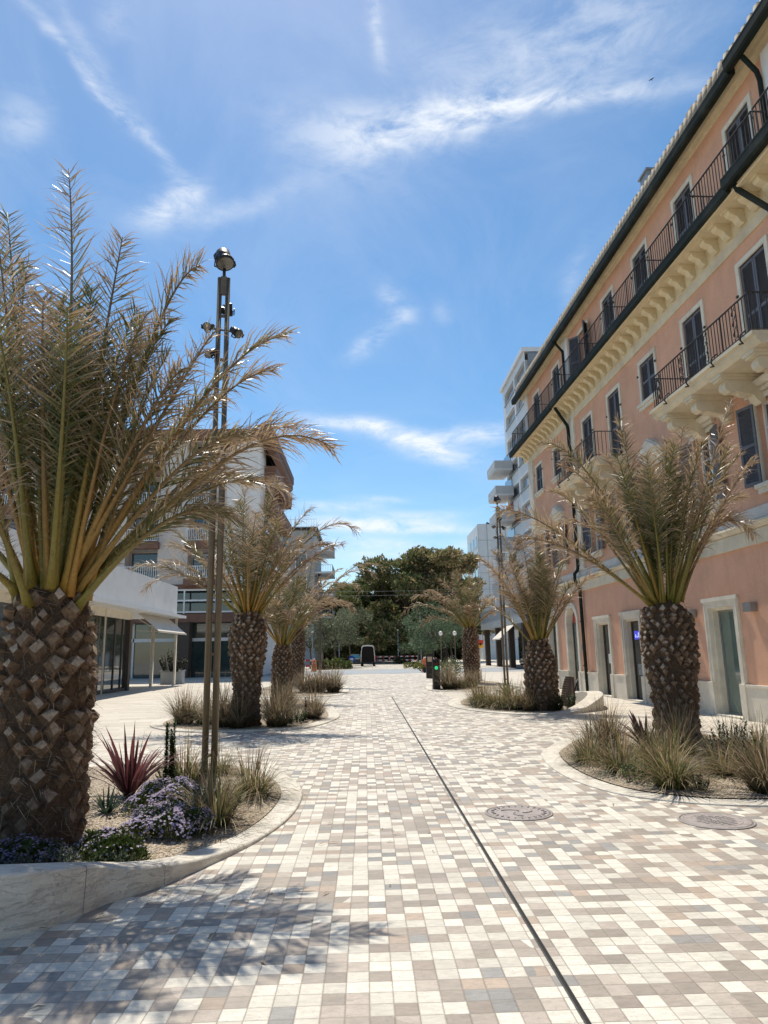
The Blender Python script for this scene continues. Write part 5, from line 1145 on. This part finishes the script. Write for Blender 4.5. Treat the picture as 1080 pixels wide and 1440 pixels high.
# ------------------------------------------------------------------ street furniture and vehicles
t = thing('traffic_light', 'low black traffic light pillar with a lit green lamp and dark red lamp', 'traffic light', (3.02, 30.6, 0))
b = MB(); b.prism([(-.17, .02), (-.13, -.13), (.13, -.13), (.17, .02), (.13, .14), (-.13, .14)], .05, 1.24, 'z'); b.prism([(-.18, .02), (-.14, -.14), (.14, -.14), (.18, .02), (.14, .15), (-.14, .15)], 1.241, 1.28, 'z'); b.build('pillar', BLACK, t)
b = MB(); b.box(-.2, .2, -.17, .17, 0, .05); b.build('foot', BLACK, t)
for z, nm, mt in ((.92, 'green_lamp', emit('green_lamp_light', (.04, .75, .30), .8)), (1.10, 'red_lamp', M('unlit_red_lens', (.12, .012, .012), .2, .1, 5, 0))):
    b = MB(); b.lathe([(.075, 0), (.07, .012), (.001, .018)], n=20, cap=False); o = b.build(nm, mt, t); o.location = (0, -.131, z); o.rotation_euler = (R(90), 0, 0)
    b = MB()
    for k in range(9): a = k * PI / 8; b.bar((.085 * math.cos(a), -.131, z + .085 * math.sin(a)), (.085 * math.cos(a), -.20, z + .085 * math.sin(a)), .03, .008)
    b.build('visor', BLACK, t)
b = MB(); b.lathe([(.05, 0), (.045, .05), (.02, .06)], (0, 0, 1.281), 12); b.build('beacon', M('beacon_red', (.4, .12, .1), .4, .1, 5, 0), t)
t = thing('bollard', 'plain dark pillar behind the traffic light', 'bollard', (3.95, 44, 0)); b = MB(); b.prism([(-.22, -.18), (.22, -.18), (.22, .18), (-.22, .18)], .0, 1.42, 'z'); b.prism([(-.24, -.2), (.24, -.2), (.24, .2), (-.24, .2)], 1.42, 1.47, 'z'); b.build('post', BLACK, t); b = MB(); b.box(-.14, .14, -.2, -.181, 1.0, 1.3); b.build('panel', M('beige_panel', (.4, .34, .25), .6, .1, 5, 0), t)

t = thing('direction_sign', 'small red over yellow sign with black arrow on a thin post', 'sign', (6.35, 39.5, 0), R(2))
b = MB(); b.lathe([(.035, 0), (.035, 2.35), (.02, 2.37)], n=10); b.lathe([(.16, 0), (.15, .04), (.04, .06)], n=14, cap=False); b.build('post', STEEL, t)
b = MB(); b.box(-.235, .235, -.06, -.04, 1.97, 2.19); p = b.build('red_panel', RED, t); b = MB(); b.box(-.235, .235, -.06, -.04, 1.76, 1.968); b.build('yellow_panel', YEL, t)
b = MB(); b.prism([(-.16, 1.93), (.05, 1.93), (.05, 1.87), (.18, 1.965), (.05, 2.06), (.05, 2.0), (-.16, 2.0)], -.066, -.0605, 'y'); b.build('arrow', BLACK, t)
t = thing('utility_box', 'small white box standing beside the red and yellow sign post', 'box', (6.05, 38.6, 0)); b = MB(); b.box(-.22, .22, -.16, .16, .04, .62); b.box(-.25, .25, -.19, .19, 0, .039); b.box(-.24, .24, -.18, .18, .621, .66); b.build('cabinet', WHP, t); b = MB(); b.box(-.16, .16, -.17, -.161, .12, .55); b.build('door', OFFW, t)
for x, y, lab in ((5.55, 52, 'white globe lamp on thin post, left one of two behind the traffic light'), (6.65, 52.5, 'white globe lamp on thin post, right one of two behind the traffic light')):
    t = thing('globe_lamp', lab, 'street lamp', (x, y, 0), group='white globe lamps'); b = MB(); b.lathe([(.14, 0), (.13, .03), (.045, .06), (.04, 2.72), (.07, 2.76)], n=10); b.build('post', BRONZE, t)
    b = MB(); b.lathe([(.06, 2.761), (.12, 2.80), (.145, 2.9), (.13, 3.0), (.06, 3.07), (.001, 3.09)], n=16, cap=False); b.build('globe', WHP, t)
t = thing('mandatory_sign', 'round blue sign with white arrow beside the green bed near the van', 'sign', (-1.5, 77, 0)); b = MB(); b.lathe([(.04, 0), (.04, 1.1)], n=8); b.build('post', STEEL, t)
b = MB(); b.mx = Matrix.Translation((0, -.06, .95)) @ Matrix.Rotation(R(90), 4, 'X'); b.lathe([(.36, -.01), (.36, .015), (.001, .016)], n=24, cap=False); b.build('disc', BLUE, t)
b = MB(); b.prism([(-.2, .9), (.02, .9), (.02, .8), (.22, .97), (.02, 1.14), (.02, 1.04), (-.2, 1.04)], -.085, -.078, 'y'); b.build('arrow', WHP, t)
# the concrete mixer
t = thing('concrete_mixer', 'orange drum concrete mixer with white rim behind the dark pillars', 'mixer', (4.9, 56, 0), R(20))
b = MB(); b.mx = Matrix.Translation((0, 0, .82)) @ Matrix.Rotation(R(50), 4, 'Y'); b.lathe([(.12, -.42), (.40, -.32), (.46, 0), (.40, .2), (.27, .44)], n=20, cap=False); b.build('drum', ORG, t)
b = MB(); b.mx = Matrix.Translation((0, 0, .82)) @ Matrix.Rotation(R(50), 4, 'Y'); b.lathe([(.27, .44), (.30, .45), (.30, .49), (.26, .50), (.24, .42)], n=20, cap=False); b.lathe([(.465, -.03), (.49, -.02), (.49, .02), (.465, .03)], n=24, cap=False); b.build('rim', WHP, t)
b = MB()
for s in (-.42, .42): b.bar((s, -.3, .3), (0, -.05, .85), .05); b.bar((s, .3, .0), (s * .4, .0, .75), .05); b.bar((s, -.3, .3), (s, .3, .05), .05)
b.build('frame', ORG, t)
for s in (-.45, .45): b = MB(); b.mx = Matrix.Translation((s, -.3, .22)) @ Matrix.Rotation(R(90), 4, 'Y'); b.lathe([(.22, -.05), (.22, .05)], n=16); b.lathe([(.1, -.06), (.1, .06)], n=10); b.build('wheel', TIRE, t)

def van(loc, label, col, openrear, H=2.5, W=1.95, L=5.2):
    t = thing('van', label, 'van', loc); b = MB()
    sec = [(-W / 2, .42), (-W / 2 - .0, 1.25), (-W / 2 + .12, H - .22), (-W / 2 + .26, H - .04), (0, H), (W / 2 - .26, H - .04), (W / 2 - .12, H - .22), (W / 2, 1.25), (W / 2, .42)]
    ys = [(0.0, 1.0), (L * .7, 1.0), (L * .80, .93), (L * .87, .62), (L * .98, .50), (L, .38)]; rings = []
    for y, k in ys: rings.append([b.vert((x, y, .42 + (z - .42) * k)) for x, z in sec])
    for r0, r1 in zip(rings, rings[1:]):
        for j in range(len(sec) - 1): b.face((r0[j], r0[j + 1], r1[j + 1], r1[j]))
        b.face((r0[-1], r0[0], r1[0], r1[-1]))
    b.face(rings[-1])
    if not openrear: b.face(rings[0])
    if openrear: b.face(rings[0])
    b.build('body', col, t)
    if openrear:
        b = MB(); b.poly([(x * .91, -.004, max(.5, z - .16)) for x, z in sec][::-1]); b.mi = 0  # near-black sheet on the closed rear paints the shade inside the hold
        b.box(-W / 2 + .09, W / 2 - .09, .5, .56, .5, H - .12); b.build('cargo_shade_sheet', DARK, t)
        for s in (-1, 1): b = MB(); b.bar((s * (W / 2 - .02), -.02, .5), (s * (W / 2 - .14), -.02, H - .2), .08, .06); b.build('door_jamb', WHP, t)
    else:
        b = MB(); b.box(-W / 2 + .2, W / 2 - .2, -.015, .0, 1.3, H - .35); b.build('rear_window', GLASSD, t)
    b = MB(); b.box(-W / 2 + .02, W / 2 - .02, -.14, .1, .34, .56); b.build('bumper', BLACK, t)
    for s in (-1, 1):
        b = MB(); b.box(s * (W / 2 - .05) - .06, s * (W / 2 - .05) + .06, -.04, -.005, .75, 1.2); b.build('tail_light', RED, t)
        b = MB(); b.bar((s * W / 2, L * .74, 1.35), (s * (W / 2 + .2), L * .74, 1.4), .1, .22); b.build('mirror', BLACK, t)
        for y in (.9, L * .82):
            b = MB(); b.mx = Matrix.Translation((s * (W / 2 - .12), y, .36)) @ Matrix.Rotation(R(90), 4, 'Y'); b.lathe([(.25, -.12), (.36, -.1), (.36, .1), (.25, .12)], n=18); w = b.build('wheel', TIRE, t)
            b = MB(); b.mx = Matrix.Translation((s * (W / 2 - .12), y, .36)) @ Matrix.Rotation(R(90), 4, 'Y'); b.lathe([(.2, -.125), (.2, .125)], n=12); b.build('rim', STEEL, w)
    return t
van((.28, 86.5, 0), 'white van seen from behind with its dark rear doors open', WHP, True, 2.55, 1.75)
t = thing('parked_car', 'dark low car parked left of the white van', 'car', (-1.15, 90, 0)); b = MB(); prof = [(-.0, .35), (0, .85), (.35, .95), (.8, 1.42), (2.2, 1.46), (3.0, 1.0), (4.1, .85), (4.2, .4)]
b.prism(prof, -.85, .85, 'x'); b.build('body', M('dark_car_paint', (.03, .034, .04), .3, .1, 4, 0), t); b = MB(); b.poly([(-.68, .33, .98), (.68, .33, .98), (.6, .72, 1.38), (-.6, .72, 1.38)]); o = b.build('rear_window', GLASSB, t)
for s in (-1, 1):
    for y in (.75, 3.4): b = MB(); b.mx = Matrix.Translation((s * .78, y, .32)) @ Matrix.Rotation(R(90), 4, 'Y'); b.lathe([(.2, -.1), (.32, -.09), (.32, .09), (.2, .1)], n=16); b.build('wheel', TIRE, t)
    b = MB(); b.box(s * .65 - .15, s * .65 + .15, -.02, .0, .65, .8); b.build('tail_light', RED, t)
# works barriers, red and white
def barrier(loc, rz, w, label):
    t = thing('works_barrier', label, 'barrier', loc, rz, 'red and white works barriers')
    for z in (.42, .92):
        for nm, mt, par in (('red_stripe', RED, 0), ('white_stripe', WHP, 1)):
            b = MB(); k = int(w / .4)
            for q in range(k):
                if q % 2 == par: b.box(-w / 2 + q * w / k, -w / 2 + (q + 1) * w / k, -.02, .02, z, z + .17)
            b.build(nm, mt, t)
    for s in (-1, 1): b = MB(); b.bar((s * w * .42, 0, 0), (s * w * .42, 0, 1.15), .05); b.bar((s * w * .42, -.3, .02), (s * w * .42, .3, .02), .05); b.build('leg', STEEL, t)
for a in (((-6.4, 66, 0), R(3), 3.4, 'red and white barrier beside the distant left lamp mast'), ((-9.0, 67, 0), R(-4), 3.2, 'red and white barrier behind the farthest left palm'), ((3.0, 104, 0), 0, 3.0, 'red and white barrier just right of the white van'), ((6.2, 103, 0), R(5), 3.2, 'red and white barrier under the pines right of the van'), ((1.6, 106, 0), R(-6), 2.6, 'red and white barrier partly hidden behind the white van')): barrier(*a)
t = thing('traffic_drum', 'orange safety drum with a white lamp beside the left barrier', 'drum', (-4.75, 66, 0)); b = MB(); b.lathe([(.30, 0), (.30, .08), (.24, .1), (.23, .5), (.21, .52), (.2, .98), (.12, 1.02)], n=16); b.build('body', ORG, t); b = MB(); b.lathe([(.205, .62), (.205, .78)], n=16, cap=False); b.build('reflective_band', WHP, t); b = MB(); b.lathe([(.07, 1.021), (.09, 1.1), (.06, 1.2), (.01, 1.22)], n=10); b.build('lamp', WHP, t)
t = thing('white_marquee', 'white peaked marquee roof under the trees above the van', 'marquee', (2.2, 132, 0)); b = MB(); b.poly([(-2.4, 0, 4.9), (0, 2, 7.0), (2.4, 0, 4.9)]); b.poly([(2.4, 0, 4.9), (0, 2, 7.0), (2.4, 4, 4.9)]); b.poly([(2.4, 4, 4.9), (0, 2, 7.0), (-2.4, 4, 4.9)]); b.poly([(-2.4, 4, 4.9), (0, 2, 7.0), (-2.4, 0, 4.9)]); b.box(-2.4, 2.4, -.02, .02, 4.5, 4.9); b.build('canopy', WHP, t, fix=False)
for x, y in ((-2.3, 0), (2.3, 0), (2.3, 4), (-2.3, 4)): b = MB(); b.bar((x, y, 0), (x, y, 4.9), .1); b.build('post', WHP, t)
# small poles among the trees, and the cables across the street
for x, y, h, lab in ((-5.2, 70, 3.6, 'pale thin post left of the distant left mast'), (7.2, 92, 6.5, 'grey pole rising before the pines on the right'), (4.6, 100, 4.6, 'pale post under the pines right of the van'), (-3.4, 92, 4.0, 'thin pale post behind the green bed')):
    t = thing('lamp_post', lab, 'pole', (x, y, 0)); b = MB(); b.lathe([(.09, 0), (.08, .1), (.06, .2), (.045, h)], n=8); b.build('post', STEEL, t); b = MB(); b.lathe([(.05, 0), (.14, .04), (.12, .16), (.02, .2)], (0, 0, h), 10); b.build('lantern', OFFW, t)
for z, lab in ((8.05, 'upper thin overhead cable crossing the far end of the street'), (7.6, 'lower thin overhead cable crossing the far end of the street')):
    b = MB(); b.tube([(-12 + 26 * k / 12, 75, z + .25 * (k / 6 - 1) ** 2) for k in range(13)], .010, 5); tag(b.build('overhead_cable', M('cable_grey', (.35, .35, .35), .6, .1, 3, 0)), lab, 'cable')
t = thing('flying_bird', 'tiny dark bird high in the sky at upper right', 'bird', (30.54, 61.58, 59.69), R(40)); b = MB(); b.tube([(-.16, 0, 0), (-.07, 0, .02), (.07, 0, .02), (.14, 0, .03), (.2, 0, .02)], [.01, .04, .05, .035, .008], 8); b.build('body', BLACK, t)
for s in (-1, 1): b = MB(); b.poly([(.08, s * .04, .03), (.09, s * .18, .08), (.02, s * .36, .04), (-.05, s * .18, .07), (-.08, s * .04, .03)]); b.build('wing', BLACK, t, fix=False)

# ------------------------------------------------------------------ sky, sun, camera
SUN_AZ, SUN_EL = R(-11.0), R(62.0)
w = bpy.data.worlds.new('World'); sc.world = w; w.use_nodes = True; nt = w.node_tree; nt.nodes.clear(); n = N(nt)
out = n.node('ShaderNodeOutputWorld'); bg = n.node('ShaderNodeBackground'); n.lk(bg.outputs[0], out.inputs[0]); bg.inputs[1].default_value = .115
sky = n.node('ShaderNodeTexSky', sky_type='NISHITA'); sky.sun_disc = False; sky.sun_elevation = SUN_EL; sky.sun_rotation = SUN_AZ % (2 * PI)
sky.altitude = 0; sky.air_density = 1.0; sky.dust_density = .3; sky.ozone_density = 2.2
gen = n.node('ShaderNodeTexCoord').outputs['Generated']; s3 = n.node('ShaderNodeSeparateXYZ'); n.lk(gen, s3.inputs[0])
az = n.math('MULTIPLY', n.math('ARCTAN2', s3.outputs[0], s3.outputs[1]), 57.29578); el = n.math('MULTIPLY', n.math('ARCSINE', s3.outputs[2]), 57.29578)
# cirrus: coordinates on a high flat layer, so the wisps foreshorten towards the horizon
hz = n.math('MAXIMUM', s3.outputs[2], .03); px, py = n.math('DIVIDE', s3.outputs[0], hz), n.math('DIVIDE', s3.outputs[1], hz)
lay = n.comb(px, py, 0.0)
wa = n.math('MULTIPLY', n.math('SUBTRACT', n.noise(gen, 5.0, 4, .6),   .5), 8.0); we = n.math('MULTIPLY', n.math('SUBTRACT', n.noise(n.vmath('ADD', gen, (7.3, 1.1, 4.2)), 5.0, 4, .6), .5), 5.0)
kel = n.math('DIVIDE', n.math('MAXIMUM', n.math('SUBTRACT', el, 4.0), 4.0), 45.0, clamp=True)
wa2 = n.math('MULTIPLY', wa, kel); we2 = n.math('MULTIPLY', we, kel)
azw, elw = n.math('ADD', az, wa2), n.math('ADD', el, we2)
tot = None
for a0, e0, ang, L, wd, st in [(6.324, 40.272, 0.077, 6.738, 1.532, 1.0), (19.235, 40.137, -0.147, 8.055, 0.598, 0.55), (18.653, 43.425, -0.035, 8.587, 2.863, 0.45), (-24.482, 40.588, -0.578, 5.644, 0.322, 0.5), (-21.555, 39.55, -0.723, 7.366, 0.671, 0.35), (-16.892, 33.897, 0.615, 2.404, 1.053, 0.75), (-10.274, 34.571, 0.45, 4.674, 0.779, 0.3), (1.988, 25.54, 0.568, 2.996, 0.661, 0.5), (3.704, 28.095, -0.869, 1.988, 0.753, 0.35), (-0.918, 18.509, -0.117, 4.158, 0.518, 0.75), (4.508, 16.978, -0.294, 4.297, 0.811, 1.0), (9.355, 17.399, 0.042, 4.099, 0.689, 0.75), (6.596, 15.625, -0.165, 2.569, 0.522, 0.5), (-1.869, 11.893, -0.005, 3.201, 0.408, 0.7), (1.084, 10.401, -0.033, 5.772, 0.643, 1.0), (4.953, 11.102, -0.002, 3.524, 0.35, 0.4), (5.199, 9.942, -0.041, 5.114, 0.292, 0.6), (3.089, 8.777, -0.044, 8.617, 0.408, 0.6), (1.712, 12.442, -0.068, 2.574, 0.234, 0.45), (1.623, 7.769, -0.053, 6.401, 0.815, 0.55), (2.162, 46.971, -1.68, 2.453, 0.584, 0.65), (-22.33, 43.817, -0.933, 0.882, 1.168, 0.3), (-2.369, 39.364, -0.392, 5.482, 2.316, 0.22), (-28.749, 36.928, -0.321, 1.486, 1.686, 0.35), (19.12, 28.818, -1.987, 2.583, 0.509, 0.22), (7.682, 27.126, -0.821, 0.864, 0.757, 0.2)]:
    dx = n.math('MULTIPLY', n.math('SUBTRACT', azw, a0), math.cos(R(e0))); dy = n.math('SUBTRACT', elw, e0); c, s = math.cos(ang), math.sin(ang)
    u = n.math('ADD', n.math('MULTIPLY', dx, c / L), n.math('MULTIPLY', dy, s / L)); v = n.math('ADD', n.math('MULTIPLY', dx, -s / wd), n.math('MULTIPLY', dy, c / wd))
    d2 = n.math('ADD', n.math('POWER', n.math('ABSOLUTE', u), 2.6), n.math('MULTIPLY', v, v))
    g = n.math('MULTIPLY', n.math('EXPONENT', n.math('MULTIPLY', d2, -.9)), st)
    tot = g if tot is None else n.math('ADD', tot, g)
fib = n.noise(n.vmath('ADD', n.vmath('MULTIPLY', gen, (9.0, 9.0, 24.0)), (0, 0, 0)), 1.6, 7, .66, .35)
mod = n.ramp(fib, [(.34, .06), (.62, 1.0)])
body = n.math('MULTIPLY', tot, mod)
veil = n.noise(n.vmath('MULTIPLY', lay, (1.0, .55, 1.0)), 1.5, 8, .62, 1.1); veil = n.ramp(veil, [(.42, 0.0), (.74, .50)])
veil = n.math('MULTIPLY', veil, n.ramp(n.math('DIVIDE', el, 60.0), [(.05, .25), (.35, .45), (.6, 1.0)]))
cov = n.math('MINIMUM', n.math('ADD', n.math('MULTIPLY', body, .88), n.math('MULTIPLY', veil, .42)), .92)
hs = n.node('ShaderNodeHueSaturation'); hs.inputs['Hue'].default_value = .493; hs.inputs['Saturation'].default_value = 1.2; n.lk(sky.outputs[0], hs.inputs['Color'])
n.lk(n.mix(cov, hs.outputs[0], (6.7, 7.05, 7.5)), bg.inputs[0])

sd = V((math.sin(SUN_AZ) * math.cos(SUN_EL), math.cos(SUN_AZ) * math.cos(SUN_EL), math.sin(SUN_EL)))
L = bpy.data.lights.new('sun', 'SUN'); L.energy = 4.2; L.angle = R(.53); L.color = (1.0, .925, .80)
so = bpy.data.objects.new('sun', L); COL.objects.link(so); so.rotation_mode = 'QUATERNION'; so.rotation_quaternion = sd.to_track_quat('Z', 'Y'); so.location = (0, 0, 60)

cam = bpy.data.cameras.new('camera'); co = bpy.data.objects.new('camera', cam); COL.objects.link(co); sc.camera = co
co.location = (0, 0, 1.6); co.matrix_world = Matrix.Translation((0, 0, 1.6)) @ Matrix.Rotation(-0.029561, 4, 'Z') @ Matrix.Rotation(PI / 2 + R(11.4), 4, 'X') @ Matrix.Rotation(-.018, 4, 'Z')
cam.sensor_fit = 'VERTICAL'; cam.sensor_height = 36; cam.lens = 980 / 1440 * 36; cam.clip_end = 3000; cam.clip_start = .05
sc.view_settings.view_transform = 'Standard'; sc.view_settings.look = 'None'; sc.view_settings.exposure = 0.32; sc.view_settings.gamma = 1
sc.cycles.max_bounces = 6; sc.cycles.transparent_max_bounces = 4; sc.cycles.use_denoising = True
sc.cycles.sample_clamp_indirect = 8
